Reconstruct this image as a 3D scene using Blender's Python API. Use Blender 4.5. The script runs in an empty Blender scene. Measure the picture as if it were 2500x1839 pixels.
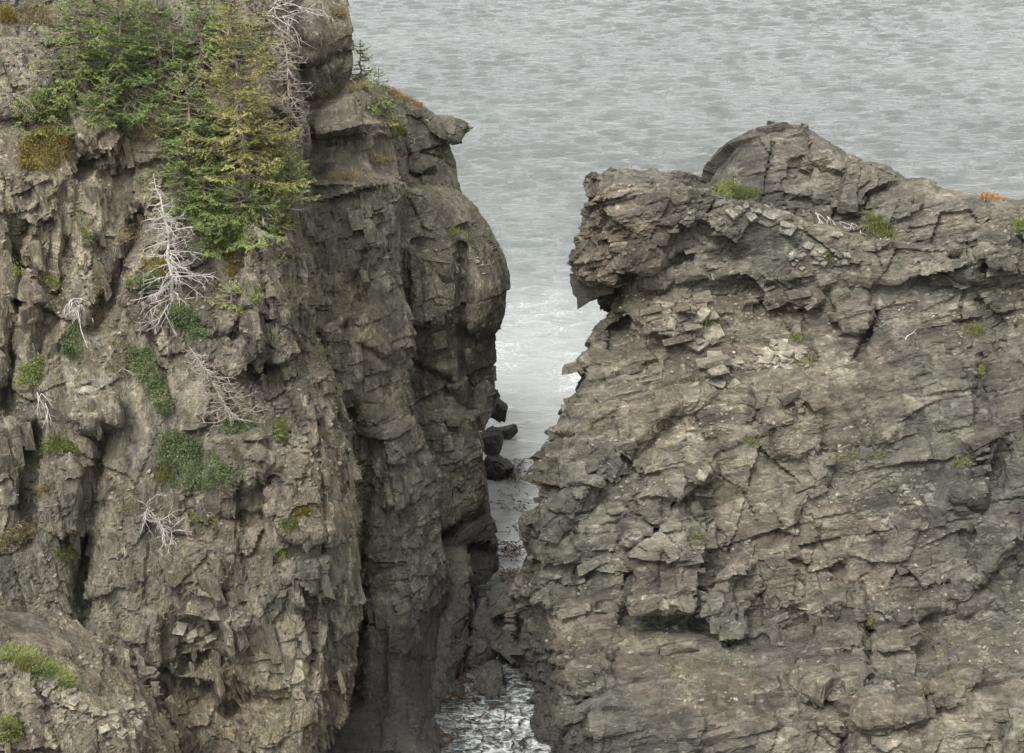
import bpy, math, random
import numpy as np
from mathutils import Vector, Matrix
from mathutils.bvhtree import BVHTree

# ------------------------------------------------------------------ camera, sky, sun, exposure
scene = bpy.context.scene
COL = scene.collection
CAM_H, PITCH, HFOV = 30.0, math.radians(21.0), math.radians(30.0)
FPX = 1250.0 / math.tan(HFOV / 2)          # focal length in photograph pixels
cam_data = bpy.data.cameras.new("camera")
cam_data.sensor_fit = 'HORIZONTAL'
cam_data.angle = HFOV
cam_data.clip_start = 0.5
cam_data.clip_end = 20000
cam = bpy.data.objects.new("camera", cam_data)
cam.location = (0, 0, CAM_H)
cam.rotation_euler = (math.pi / 2 - PITCH, 0, 0)
COL.objects.link(cam)
scene.camera = cam

SUN_ELEV, SUN_AZ = math.radians(58), math.radians(210)   # azimuth from +Y, clockwise: behind and to the left of the camera
world = bpy.data.worlds.new("World")
scene.world = world
world.use_nodes = True
wn, wl = world.node_tree.nodes, world.node_tree.links
wn.clear()
sky = wn.new("ShaderNodeTexSky")
sky.sky_type = 'NISHITA'
sky.sun_disc = False
sky.sun_elevation = SUN_ELEV
sky.sun_rotation = SUN_AZ
sky.air_density = 1.0
sky.dust_density = 4.0
sky.ozone_density = 1.0
hsv = wn.new("ShaderNodeHueSaturation")
hsv.inputs["Saturation"].default_value = 0.03          # cloud cover takes the blue out
wbg = wn.new("ShaderNodeBackground")
wbg.inputs["Strength"].default_value = 0.15
wout = wn.new("ShaderNodeOutputWorld")
wl.new(sky.outputs[0], hsv.inputs["Color"])
wl.new(hsv.outputs[0], wbg.inputs["Color"])
wl.new(wbg.outputs[0], wout.inputs["Surface"])

sun_data = bpy.data.lights.new("sun", 'SUN')
sun_data.energy = 1.1
sun_data.angle = math.radians(25)
sun_data.color = (1.0, 0.965, 0.92)
sun = bpy.data.objects.new("sun", sun_data)
sd = Vector((math.sin(SUN_AZ) * math.cos(SUN_ELEV), math.cos(SUN_AZ) * math.cos(SUN_ELEV), math.sin(SUN_ELEV)))
sun.rotation_euler = sd.to_track_quat('Z', 'Y').to_euler()
COL.objects.link(sun)

scene.view_settings.view_transform = 'Standard'
scene.view_settings.look = 'None'
scene.view_settings.exposure = 1.66
scene.view_settings.gamma = 1.0

# ------------------------------------------------------------------ helpers: survey points, noise, meshes
CP, SP = math.cos(PITCH), math.sin(PITCH)

def survey(u, v, Y):
    """World point at depth Y (metres north of the viewpoint) for a bearing measured in the photograph."""
    u = np.asarray(u, float); v = np.asarray(v, float); Y = np.asarray(Y, float)
    dx = (u - 1250.0) / FPX; dy = (919.5 - v) / FPX
    t = Y / (CP + dy * SP)
    return np.stack([t * dx, Y + 0 * t, CAM_H + t * (-SP + dy * CP)], -1)

def bearing(u, v):
    dx = (u - 1250.0) / FPX; dy = (919.5 - v) / FPX
    return Vector((dx, CP + dy * SP, -SP + dy * CP)).normalized()

def hash3(ix, iy, iz, seed):
    h = (ix.astype(np.int64) * 374761393 + iy.astype(np.int64) * 668265263 + iz.astype(np.int64) * 2147483647 + seed * 1274126177) & 0xFFFFFFFF
    h = ((h ^ (h >> 13)) * 1274126177) & 0xFFFFFFFF
    h = ((h ^ (h >> 16)) * 2246822519) & 0xFFFFFFFF
    return (h ^ (h >> 15)) & 0xFFFFFFFF

def rnd(h, k):
    h2 = ((h + k * 2654435761) * 2246822519) & 0xFFFFFFFF
    h2 = ((h2 ^ (h2 >> 15)) * 3266489917) & 0xFFFFFFFF
    return ((h2 ^ (h2 >> 16)) & 0xFFFFFF) / float(0xFFFFFF)

def vnoise(P, seed=0):
    """Value noise in [-1, 1]."""
    I = np.floor(P).astype(np.int64); F = P - I
    F = F * F * F * (F * (F * 6 - 15) + 10)
    out = 0
    for dx in (0, 1):
        wx = F[:, 0] if dx else 1 - F[:, 0]
        for dy in (0, 1):
            wy = F[:, 1] if dy else 1 - F[:, 1]
            for dz in (0, 1):
                wz = F[:, 2] if dz else 1 - F[:, 2]
                out = out + wx * wy * wz * rnd(hash3(I[:, 0] + dx, I[:, 1] + dy, I[:, 2] + dz, seed), 1)
    return out * 2 - 1

def fbm(P, oct=4, seed=0):
    a, s, out = 1.0, 1.0, 0
    for o in range(oct):
        out = out + a * vnoise(P * s + 17.3 * o, seed + o)
        a *= 0.5; s *= 2.03
    return out

def cells(Q, seed):
    """Worley cells: id hash, vector to the seed point, distance to the border."""
    I = np.floor(Q).astype(np.int64)
    n = len(Q)
    f1 = np.full(n, 9e9); f2 = np.full(n, 9e9)
    hid = np.zeros(n, np.int64); vec = np.zeros((n, 3))
    for dx in (-1, 0, 1):
        for dy in (-1, 0, 1):
            for dz in (-1, 0, 1):
                h = hash3(I[:, 0] + dx, I[:, 1] + dy, I[:, 2] + dz, seed)
                c = np.stack([I[:, 0] + dx + rnd(h, 1), I[:, 1] + dy + rnd(h, 2), I[:, 2] + dz + rnd(h, 3)], -1)
                r = Q - c
                d = np.einsum('ij,ij->i', r, r)
                closer = d < f1
                f2 = np.where(closer, f1, np.minimum(f2, d))
                f1 = np.where(closer, d, f1)
                hid = np.where(closer, h, hid)
                vec = np.where(closer[:, None], r, vec)
    return hid, vec, np.sqrt(f2) - np.sqrt(f1)

def sstep(a, b, x):
    t = np.clip((x - a) / (b - a), 0, 1)
    return t * t * (3 - 2 * t)

def new_mesh(name, V, F, smooth=False):
    """V (n,3) array, F list of faces or (m,k) array."""
    me = bpy.data.meshes.new(name)
    V = np.asarray(V, np.float32)
    if isinstance(F, np.ndarray):
        m, k = F.shape
        me.vertices.add(len(V)); me.vertices.foreach_set("co", V.ravel())
        me.loops.add(m * k); me.loops.foreach_set("vertex_index", F.astype(np.int32).ravel())
        me.polygons.add(m)
        me.polygons.foreach_set("loop_start", np.arange(0, m * k, k, dtype=np.int32))
        me.polygons.foreach_set("loop_total", np.full(m, k, np.int32))
        me.update(calc_edges=True)
        me.validate()
    else:
        me.from_pydata([tuple(map(float, p)) for p in V], [], F)
        me.update()
    me.polygons.foreach_set("use_smooth", np.full(len(me.polygons), smooth))
    return me

def link(name, me, mat=None, parent=None, label=None, cat=None, group=None, kind=None):
    o = bpy.data.objects.new(name, me)
    COL.objects.link(o)
    if mat is not None and not me.materials:
        me.materials.append(mat)
    if parent is not None:
        o.parent = parent
    for k, val in (("label", label), ("category", cat), ("group", group), ("kind", kind)):
        if val:
            o[k] = val
    return o

def empty(name, loc, label=None, cat=None, group=None):
    o = bpy.data.objects.new(name, None)
    COL.objects.link(o)
    o.location = loc
    o.empty_display_size = 0.2
    for k, val in (("label", label), ("category", cat), ("group", group)):
        if val:
            o[k] = val
    return o

def set_attr(me, name, arr, domain='POINT'):
    a = me.attributes.new(name, 'FLOAT', domain)
    a.data.foreach_set("value", np.asarray(arr, np.float32))

# ------------------------------------------------------------------ materials
class Nodes:
    def __init__(self, name):
        self.m = bpy.data.materials.new(name)
        self.m.use_nodes = True
        self.t = self.m.node_tree
        self.n, self.l = self.t.nodes, self.t.links
        self.b = self.n["Principled BSDF"]
    def add(self, typ, **kw):
        nd = self.n.new(typ)
        for k, v in kw.items():
            if k.startswith("i_"):
                key = k[2:]
                key = int(key) if key.isdigit() else key
                self.put(nd.inputs[key], v)
            else:
                setattr(nd, k, v)
        return nd
    def put(self, sock, v):
        if isinstance(v, bpy.types.NodeSocket):
            self.l.new(v, sock)
        else:
            sock.default_value = v
    def coords(self, scale=(1, 1, 1), rot=(0, 0, 0)):
        tc = self.add("ShaderNodeNewGeometry")
        mp = self.add("ShaderNodeMapping")
        self.l.new(tc.outputs["Position"], mp.inputs["Vector"])
        mp.inputs["Scale"].default_value = scale
        mp.inputs["Rotation"].default_value = rot
        return mp.outputs[0]
    def noise(self, vec, scale, detail=6, rough=0.6, dist=0.0):
        nd = self.add("ShaderNodeTexNoise")
        self.l.new(vec, nd.inputs["Vector"])
        nd.inputs["Scale"].default_value = scale
        nd.inputs["Detail"].default_value = detail
        nd.inputs["Roughness"].default_value = rough
        nd.inputs["Distortion"].default_value = dist
        return nd.outputs["Fac"]
    def ramp(self, fac, stops):
        nd = self.add("ShaderNodeValToRGB")
        self.l.new(fac, nd.inputs[0])
        els = nd.color_ramp.elements
        while len(els) < len(stops):
            els.new(0.5)
        for e, (p, c) in zip(els, stops):
            e.position = p
            e.color = c if len(c) == 4 else (*c, 1)
        return nd.outputs[0]
    def step(self, fac, a, b):
        nd = self.add("ShaderNodeMapRange", interpolation_type='SMOOTHSTEP')
        self.l.new(fac, nd.inputs[0])
        nd.inputs[1].default_value = a; nd.inputs[2].default_value = b
        return nd.outputs[0]
    def mix(self, fac, a, b, blend='MIX'):
        nd = self.add("ShaderNodeMix", data_type='RGBA', blend_type=blend)
        self.put(nd.inputs[0], fac)
        self.put(nd.inputs[6], a if isinstance(a, bpy.types.NodeSocket) else (*a[:3], 1))
        self.put(nd.inputs[7], b if isinstance(b, bpy.types.NodeSocket) else (*b[:3], 1))
        return nd.outputs[2]
    def math(self, op, a, b=0.0, c=0.0):
        nd = self.add("ShaderNodeMath", operation=op)
        for s, v in zip(nd.inputs, (a, b, c)):
            self.put(s, v)
        return nd.outputs[0]
    def attr(self, name):
        return self.add("ShaderNodeAttribute", attribute_name=name).outputs["Fac"]
    def bump(self, height, strength=0.5, dist=0.05, normal=None):
        nd = self.add("ShaderNodeBump")
        nd.inputs["Strength"].default_value = strength
        nd.inputs["Distance"].default_value = dist
        self.l.new(height, nd.inputs["Height"])
        if normal is not None:
            self.l.new(normal, nd.inputs["Normal"])
        return nd.outputs[0]
    def done(self, color, rough=0.85, normal=None, spec=0.3):
        self.put(self.b.inputs["Base Color"], color if isinstance(color, bpy.types.NodeSocket) else (*color[:3], 1))
        self.put(self.b.inputs["Roughness"], rough)
        self.b.inputs["Specular IOR Level"].default_value = spec
        if normal is not None:
            self.l.new(normal, self.b.inputs["Normal"])
        return self.m

def rock_material(name, stretch, tilt, warm=0.5, purple=0.35, lichen=0.5, tint_attr=True, gain=(1.0, 1.0, 1.0)):
    """Slate: grey to grey-brown, streaked along the cleavage, with lichen, iron stains and a dark wet tide band that also paints cleft shade."""
    k = Nodes(name)
    base = k.coords()
    grain = k.coords(scale=stretch, rot=tilt)
    n1 = k.noise(base, 0.35, 5, 0.6, 0.4)
    n2 = k.noise(grain, 1.3, 5, 0.65, 0.6)
    n3 = k.noise(grain, 7.0, 3, 0.7, 0.3)
    col = k.ramp(n2, [(0.25, (0.052, 0.050, 0.041)), (0.5, (0.094, 0.089, 0.073)), (0.75, (0.151, 0.144, 0.121))])
    brown = k.ramp(n3, [(0.3, (0.056, 0.046, 0.039)), (0.7, (0.120, 0.099, 0.083))])
    col = k.mix(k.math('MULTIPLY', k.step(n1, 0.45, 0.62), purple), col, brown)
    # pale weathered faces
    n4 = k.noise(grain, 2.6, 5, 0.7, 1.2)
    col = k.mix(k.math('MULTIPLY', k.step(n4, 0.53, 0.66), 0.7), col, (0.215, 0.202, 0.165))
    # dark mineral streaks
    n5 = k.noise(k.coords(scale=(1.0, 1.0, 0.28)), 1.5, 4, 0.65, 0.7)
    col = k.mix(k.math('MULTIPLY', k.step(n5, 0.52, 0.70), 0.6), col, (0.040, 0.039, 0.036))
    # ochre and green lichen specks
    n6 = k.noise(base, 2.2, 4, 0.75, 0.3)
    col = k.mix(k.math('MULTIPLY', k.step(n6, 0.60, 0.70), 0.55 * lichen), col, (0.235, 0.175, 0.075))
    n7 = k.noise(base, 0.9, 5, 0.8, 0.5)
    col = k.mix(k.math('MULTIPLY', k.step(n7, 0.60, 0.72), 0.5 * lichen), col, (0.17, 0.19, 0.085))
    zone = k.ramp(k.noise(base, 0.16, 3, 0.6, 0.6), [(0.36, (0.76 * gain[0], 0.77 * gain[1], 0.79 * gain[2])), (0.5, (gain[0], 0.99 * gain[1], 0.97 * gain[2])), (0.64, (1.16 * gain[0], 1.12 * gain[1], 1.04 * gain[2]))])
    col = k.mix(1.0, col, zone, 'MULTIPLY')
    mot = k.ramp(k.noise(grain, 6.5, 5, 0.72, 0.8), [(0.30, (0.55, 0.55, 0.54)), (0.5, (0.98, 0.98, 0.97)), (0.70, (1.55, 1.53, 1.48))])
    col = k.mix(1.0, col, mot, 'MULTIPLY')
    if tint_attr:
        t = k.attr("tint")
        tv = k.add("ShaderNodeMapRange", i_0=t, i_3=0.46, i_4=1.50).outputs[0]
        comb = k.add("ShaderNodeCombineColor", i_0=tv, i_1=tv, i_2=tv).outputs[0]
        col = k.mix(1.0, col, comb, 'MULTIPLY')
    # tide band: wet, weed-stained rock; height and blackness also paint the cleft's shade
    z = k.add("ShaderNodeSeparateXYZ", i_0=base).outputs[2]
    zz = k.math('ADD', z, k.math('MULTIPLY', k.noise(base, 0.8, 4), -1.8))
    wet = k.step(zz, 2.5, 0.5)
    col = k.mix(k.math('MULTIPLY', wet, 0.86), col, k.ramp(n3, [(0.35, (0.011, 0.011, 0.010)), (0.7, (0.046, 0.044, 0.038))]))
    rough = k.math('SUBTRACT', 0.90, k.math('MULTIPLY', wet, 0.12))
    fine = k.noise(grain, 11.0, 4, 0.75, 0.5)
    vor = k.add("ShaderNodeTexVoronoi", feature='DISTANCE_TO_EDGE')
    k.l.new(grain, vor.inputs["Vector"]); vor.inputs["Scale"].default_value = 4.5
    crack = k.step(vor.outputs["Distance"], 0.0, 0.07)
    hgt = k.math('ADD', k.math('MULTIPLY', fine, 1.0), k.math('MULTIPLY', crack, 0.22))
    return k.done(col, rough, k.bump(hgt, 0.75, 0.10), 0.25)

ROCK_L = rock_material("slate_upright", (1.5, 1.5, 0.5), (0, math.radians(7), 0), purple=0.45, lichen=0.6, gain=(1.07, 1.03, 0.95))
ROCK_M = rock_material("slate_wall", (1.2, 1.2, 0.7), (0, math.radians(-14), 0), purple=0.1, lichen=0.5, gain=(0.84, 0.82, 0.78))
ROCK_R = rock_material("slate_bedded", (0.7, 0.9, 1.6), (0, math.radians(14), 0), purple=0.55, lichen=0.2, gain=(0.80, 0.79, 0.765))

# ------------------------------------------------------------------ cliffs
def poly_sd(U, V, poly):
    """Signed distance (photo px) to a polygon, negative inside."""
    d = np.full(U.shape, 1e9); inside = np.zeros(U.shape, bool)
    n = len(poly)
    for i in range(n):
        x0, y0 = poly[i]; x1, y1 = poly[(i + 1) % n]
        ex, ey = x1 - x0, y1 - y0
        t = np.clip(((U - x0) * ex + (V - y0) * ey) / (ex * ex + ey * ey + 1e-9), 0, 1)
        d = np.minimum(d, np.hypot(U - x0 - t * ex, V - y0 - t * ey))
        c = ((y0 > V) != (y1 > V)) & (U < (x1 - x0) * (V - y0) / (y1 - y0 + 1e-12) + x0)
        inside ^= c
    return np.where(inside, -d, d)

def line_d(U, V, pts):
    d = np.full(U.shape, 1e9)
    for (x0, y0), (x1, y1) in zip(pts[:-1], pts[1:]):
        ex, ey = x1 - x0, y1 - y0
        t = np.clip(((U - x0) * ex + (V - y0) * ey) / (ex * ex + ey * ey + 1e-9), 0, 1)
        d = np.minimum(d, np.hypot(U - x0 - t * ex, V - y0 - t * ey))
    return d

def curve(pts):
    a = np.array(pts, float)
    return lambda q: np.interp(q, a[:, 0], a[:, 1])

def facade(uL, uR, vT, vB, prof, lat, feats, edgeL=0, edgeR=0, edgeT=0, back=None, depth=10, step=11, toe=None, relief=0.9):
    """A rock mass: surveyed front, carried back into the land and closed to a solid. uL/uR: v -> u, vT: u -> v."""
    nu = int((np.max(uR(np.linspace(-300, 2100, 50))) - np.min(uL(np.linspace(-300, 2100, 50)))) / step)
    nv = int((vB - np.min(vT(np.linspace(-400, 2900, 80)))) / step)
    S, T = np.meshgrid(np.linspace(0, 1, nu), np.linspace(0, 1, nv))
    U = 0 * S + 1200; V = 0 * S + 900
    for _ in range(40):
        U = uL(V) + (uR(V) - uL(V)) * S
        V = 0.5 * V + 0.5 * (vT(U) + (vB - vT(U)) * T)
    Y = prof(V) + lat(U)
    if toe:
        Y = Y - toe * sstep(1275, 1430, U) * sstep(1400, 1800, V)
    dl = U - uL(V); dr = uR(V) - U; dt = V - vT(U)
    w = 80.0
    Y = Y + edgeL * np.clip(1 - dl / w, 0, 1) ** 1.3 + edgeR * np.clip(1 - dr / w, 0, 1) ** 1.3 + edgeT * np.clip(1 - dt / 40, 0, 1) ** 2
    for f in feats:
        if f[0] == 'B':      # block: polygon, offset at its top, offset at its foot (negative = proud)
            _, poly, d0, d1 = f[:4]
            soft = f[4] if len(f) > 4 else 6
            d0, d1 = relief * d0, relief * d1
            vs = [p[1] for p in poly]
            g = np.clip((V - min(vs)) / (max(vs) - min(vs)), 0, 1)
            Y = Y + (d0 + (d1 - d0) * g) * (1 - sstep(-soft, soft * 0.3, poly_sd(U, V, poly)))
        else:                # crack: polyline, half width, depth
            _, pts, wd, dp = f
            dp = dp * max(1.0, relief)
            Y = Y + dp * np.exp(-(line_d(U, V, pts) / wd) ** 2)
    front = survey(U, V, Y).reshape(-1, 3)
    bv = np.array([back(v) for v in V[:, 0]]) if back else np.tile([0, 1, 0], (nv, 1))
    rear = front + np.repeat(bv, nu, 0) * depth
    VV = np.vstack([front, rear]); off = nu * nv
    idx = np.arange(off).reshape(nv, nu)
    a, b, c, d = idx[:-1, :-1].ravel(), idx[:-1, 1:].ravel(), idx[1:, 1:].ravel(), idx[1:, :-1].ravel()
    F = [np.stack([a, d, c, b], -1), np.stack([a, b, c, d], -1) + off]
    ring = np.concatenate([idx[0, :-1], idx[:-1, -1], idx[-1, :0:-1], idx[:0:-1, 0]])
    nx = np.roll(ring, -1)
    F.append(np.stack([ring, nx, nx + off, ring + off], -1))
    return VV, np.vstack(F)

def voxel_union(parts, voxel):
    VV, FF, o = [], [], 0
    for V, F in parts:
        VV.append(V); FF.append(F + o); o += len(V)
    me = new_mesh("tmp", np.vstack(VV), np.vstack(FF))
    ob = bpy.data.objects.new("tmp", me); COL.objects.link(ob)
    md = ob.modifiers.new("r", 'REMESH'); md.mode = 'VOXEL'; md.voxel_size = voxel
    dg = bpy.context.evaluated_depsgraph_get(); dg.update()
    out = bpy.data.meshes.new_from_object(ob.evaluated_get(dg))
    bpy.data.objects.remove(ob); bpy.data.meshes.remove(me)
    return out

def frame_matrix(e1, e3):
    e3 = np.array(e3, float); e3 /= np.linalg.norm(e3)
    e1 = np.array(e1, float); e1 -= e3 * (e1 @ e3); e1 /= np.linalg.norm(e1)
    return np.stack([e1, np.cross(e3, e1), e3], 0)

def joints(P, fr, sz, seed, shear=0.5):
    """Blocks cut by three joint sets: beds of uneven thickness, each broken by cross joints that do not line up from bed to bed."""
    Q = P @ fr.T / np.array(sz)
    q3 = Q[:, 2] + 0.30 * vnoise(P / (2.5 * max(sz)), seed + 1)
    z0 = np.zeros(len(P), np.int64)
    q3 = q3 + 0.33 * vnoise(np.stack([q3 * 0.7, 0 * q3 + 0.5, 0 * q3 + seed], -1), seed + 2)
    l3 = np.floor(q3).astype(np.int64); f3 = q3 - l3
    h3 = hash3(l3, z0, z0 + 7, seed)
    q1 = Q[:, 0] * (0.7 + 0.7 * rnd(h3, 1)) + 9 * rnd(h3, 2) + shear * (rnd(h3, 3) - 0.5) * f3 + 0.20 * vnoise(P / (1.5 * max(sz)), seed + 3)
    l1 = np.floor(q1).astype(np.int64); f1 = q1 - l1
    h1 = hash3(l3, l1, z0 + 3, seed)
    j = 0.35 * (rnd(h1, 1) - 0.5)
    q2 = Q[:, 1] * (0.7 + 0.6 * rnd(h1, 2)) + 9 * rnd(h1, 3) + shear * (rnd(h1, 4) - 0.5) * (f1 + f3)
    l2 = np.floor(q2).astype(np.int64); f2 = q2 - l2
    h = hash3(l3, l1, l2, seed + 5)
    r = np.stack([f1 - 0.5, f2 - 0.5, f3 - 0.5], -1)
    edge = np.minimum(np.minimum(f1, 1 - f1) * sz[0], np.minimum(f3, 1 - f3) * sz[2])
    return h, r, edge

def rocky(me, fr, levels, seed, macro=0.3, mscale=2.6, out_bias=(0, -0.35, 0)):
    """Break a smooth rock mass into joint-bounded blocks: every block gets its own offset and tilt, joints are recessed."""
    n = len(me.vertices)
    P = np.empty(n * 3, np.float32); me.vertices.foreach_get("co", P); P = P.reshape(-1, 3).astype(float)
    N = np.empty(n * 3, np.float32); me.vertices.foreach_get("normal", N); N = N.reshape(-1, 3).astype(float)
    D = N + np.array(out_bias); D /= np.linalg.norm(D, axis=1)[:, None] + 1e-6
    up_axis = int(np.argmax(np.abs(fr[:, 2])))
    disp = macro * fbm(P / mscale, 3, seed)
    tint = np.zeros(n)
    for li, (kind, sz, amp, tilt, over, crack, cw, *opt) in enumerate(levels):
        lf = opt[0] if opt else fr
        up_axis = int(np.argmax(np.abs(lf[:, 2])))
        floor_ = opt[1] if len(opt) > 1 else 0.3
        if kind == 'W':
            W = np.stack([vnoise(P / 1.3, seed + 50 + i) for i in range(3)], -1)
            h, r, b = cells((P + W * 0.12 * min(sz)) @ lf.T / np.array(sz), seed * 31 + li)
            b = b * min(sz)
        else:
            h, r, b = joints(P, lf, sz, seed * 31 + li)
        g = np.stack([rnd(h, 5), rnd(h, 6), rnd(h, 7)], -1) * 2 - 1
        mask = floor_ + (1 - floor_) * sstep(-0.2, 0.3, vnoise(P / (2.0 + 0.4 * li), seed + 90 + li))
        q = rnd(h, 4) * 2 - 1
        disp += mask * (amp * q * np.abs(q) ** 0.3 + tilt * np.einsum('ij,ij->i', g, r) - over * r[:, up_axis] * (0.3 + 0.7 * rnd(h, 9)))
        if crack:
            disp -= crack * mask * (1 - sstep(0, cw, b)) * (rnd(h, 10) > 0.35)
        tint += (rnd(h, 8) - 0.5) * (0.4, 0.45, 0.4, 0.4, 0.3)[min(li, 4)]
    disp += 0.014 * fbm(P / 0.17, 2, seed + 3)
    disp = disp * (1 - 0.55 * np.clip(N[:, 2], 0, 1) ** 2)          # ledges lie flatter than faces
    P = P + D * disp[:, None]
    me.vertices.foreach_set("co", P.astype(np.float32).ravel())
    me.update()
    set_attr(me, "tint", np.clip(0.5 + tint * 0.9 + 0.15 * vnoise(P / 3.0, seed + 12), 0, 1))
    return me

FR_L = frame_matrix((-0.12, 0.1, 1), (0.88, 0.45, 0.10))   # cleavage stands upright: first axis up, third across the slabs
FR_M = frame_matrix((1, 0, 0.22), (-0.22, 0.1, 1))
FR_R = frame_matrix((1, 0, 0.24), (-0.24, 0.28, 1))       # beds rise gently to the right
const = lambda c: (lambda q: np.full(np.shape(q), float(c)))
VOX = 0.066

def slope_back(rows):
    a = np.array(rows, float)
    def f(v):
        b = np.array([np.interp(v, a[:, 0], a[:, i]) for i in (1, 2, 3)])
        return b
    return f

# --- near cliff with the trees
silA = curve([(-250, 640), (0, 690), (150, 702), (250, 722), (380, 748), (470, 745), (560, 728), (590, 742), (640, 752), (700, 748), (800, 742),
              (870, 770), (930, 812), (1000, 832), (1100, 866), (1180, 876), (1260, 880), (1400, 874), (1500, 868), (1620, 858), (1720, 838), (1839, 800), (2060, 770)])
profA = curve([(-250, 57.0), (0, 52.6), (150, 51.0), (300, 49.6), (420, 48.6), (520, 48.0), (640, 47.4), (760, 46.6), (900, 46.0), (1040, 45.3), (1180, 44.8),
               (1350, 44.3), (1500, 43.8), (1839, 42.7), (2060, 42.0)])
latA = curve([(-450, -2.2), (0, -0.9), (250, -0.1), (500, 0.0), (900, 0.4)])
featsA = [
    ('B', [(-60, 120), (60, 90), (130, 130), (150, 220), (100, 290), (-60, 280)], -0.9, -0.5),
    ('B', [(-60, 330), (40, 330), (60, 430), (100, 420), (170, 430), (140, 480), (60, 540), (-60, 500)], -0.3, -0.45),
    ('B', [(150, 270), (220, 240), (310, 330), (280, 380), (200, 370)], -0.7, -1.1),
    ('C', [(205, 380), (180, 560), (130, 700), (90, 900)], 26, 0.7),
    ('C', [(60, 560), (40, 760), (20, 1000)], 20, 0.9),
    ('C', [(345, 520), (300, 650), (235, 800)], 22, 0.7),
    ('B', [(170, 440), (255, 450), (250, 560), (215, 600), (160, 580)], -0.5, -0.3),
    ('B', [(165, 520), (245, 570), (240, 650), (160, 660)], -0.5, -0.2),
    ('B', [(240, 420), (420, 380), (420, 560), (330, 620), (260, 560)], 0.5, 0.2),
    ('B', [(250, 560), (420, 600), (400, 700), (270, 700)], 0.0, -0.2),
    ('B', [(600, 560), (735, 600), (745, 860), (690, 900), (610, 880), (590, 700)], -1.0, -0.7),
    ('B', [(480, 740), (640, 720), (650, 880), (560, 930), (500, 880), (470, 800)], -0.5, -0.7),
    ('C', [(480, 790), (520, 825), (570, 820)], 12, 0.8),
    ('C', [(648, 700), (655, 860), (620, 920)], 10, 0.5),
    ('B', [(370, 760), (470, 800), (480, 900), (440, 1030), (400, 980), (360, 840)], 0.35, 0.6),
    ('B', [(165, 970), (280, 955), (295, 1040), (230, 1060), (160, 1030)], -0.9, -0.9),
    ('C', [(255, 1050), (232, 1200), (215, 1340), (195, 1480)], 24, 0.65),
    ('C', [(90, 1060), (70, 1200), (60, 1320)], 22, 0.7),
    ('B', [(90, 1130), (190, 1110), (215, 1200), (200, 1310), (110, 1330)], -0.5, -0.7),
    ('B', [(500, 1060), (630, 1050), (650, 1120), (610, 1180), (560, 1180), (510, 1140)], -0.5, -0.9),
    ('B', [(680, 1080), (800, 1150), (810, 1300), (700, 1320), (660, 1200)], -0.2, -0.5),
    ('C', [(500, 1240), (610, 1275), (660, 1250)], 8, 0.5),
    ('B', [(410, 1340), (520, 1330), (560, 1420), (540, 1480), (420, 1440)], -0.3, -0.7),
    ('B', [(440, 1440), (540, 1450), (610, 1500), (600, 1540), (520, 1530), (430, 1510)], -0.3, -0.9),
    ('B', [(545, 1535), (590, 1545), (585, 1590), (550, 1590)], -0.9, -0.9),
    ('B', [(520, 1520), (600, 1545), (610, 1560), (540, 1545)], 0.5, 0.5),
    ('B', [(300, 1540), (390, 1500), (390, 1640), (340, 1690), (290, 1680)], -0.5, -0.3),
    ('B', [(690, 1370), (800, 1360), (790, 1440), (720, 1480)], -0.5, -0.4),
    ('B', [(580, 1640), (640, 1720), (600, 1780), (540, 1740)], 0.8, 0.9),
    ('C', [(400, 1650), (520, 1600), (600, 1700), (680, 1720)], 14, 0.6),
    ('C', [(210, 1330), (200, 1560), (240, 1640)], 26, 0.6),
    ('B', [(380, 1650), (560, 1680), (600, 1839), (560, 1900), (380, 1900)], 0.7, 0.6),
    ('C', [(760, 1000), (790, 1200), (770, 1500), (760, 1700)], 9, 0.5),
]
backA = slope_back([(-250, -0.1, 1, 0.02), (500, -0.15, 1, -0.1), (2060, -0.2, 1, -0.3)])
partA = facade(const(-450), silA, const(-250), 2060, profA, latA, featsA, edgeR=2.0, back=backA, depth=9)

# --- foreground knoll in the corner
topK = curve([(-300, 1500), (0, 1590), (60, 1600), (130, 1630), (200, 1680), (250, 1720), (310, 1745), (350, 1790), (372, 1850), (430, 2050)])
profK = curve([(1500, 38.0), (1600, 37.4), (1700, 37.0), (1839, 36.4), (2200, 35.6)])
silK = curve([(1500, 260), (1700, 330), (1790, 362), (1850, 376), (2050, 420), (2300, 420)])
backK = slope_back([(1500, -0.1, 1, -0.25), (2200, -0.1, 1, -0.6)])
partK = facade(const(-350), silK, topK, 2250, profK, curve([(-300, -0.8), (400, 0.5)]), [
    ('C', [(100, 1700), (110, 1839)], 10, 0.3), ('C', [(250, 1740), (240, 1839)], 10, 0.3)], edgeR=0.7, edgeT=0.5, back=backK, depth=4)

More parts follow.
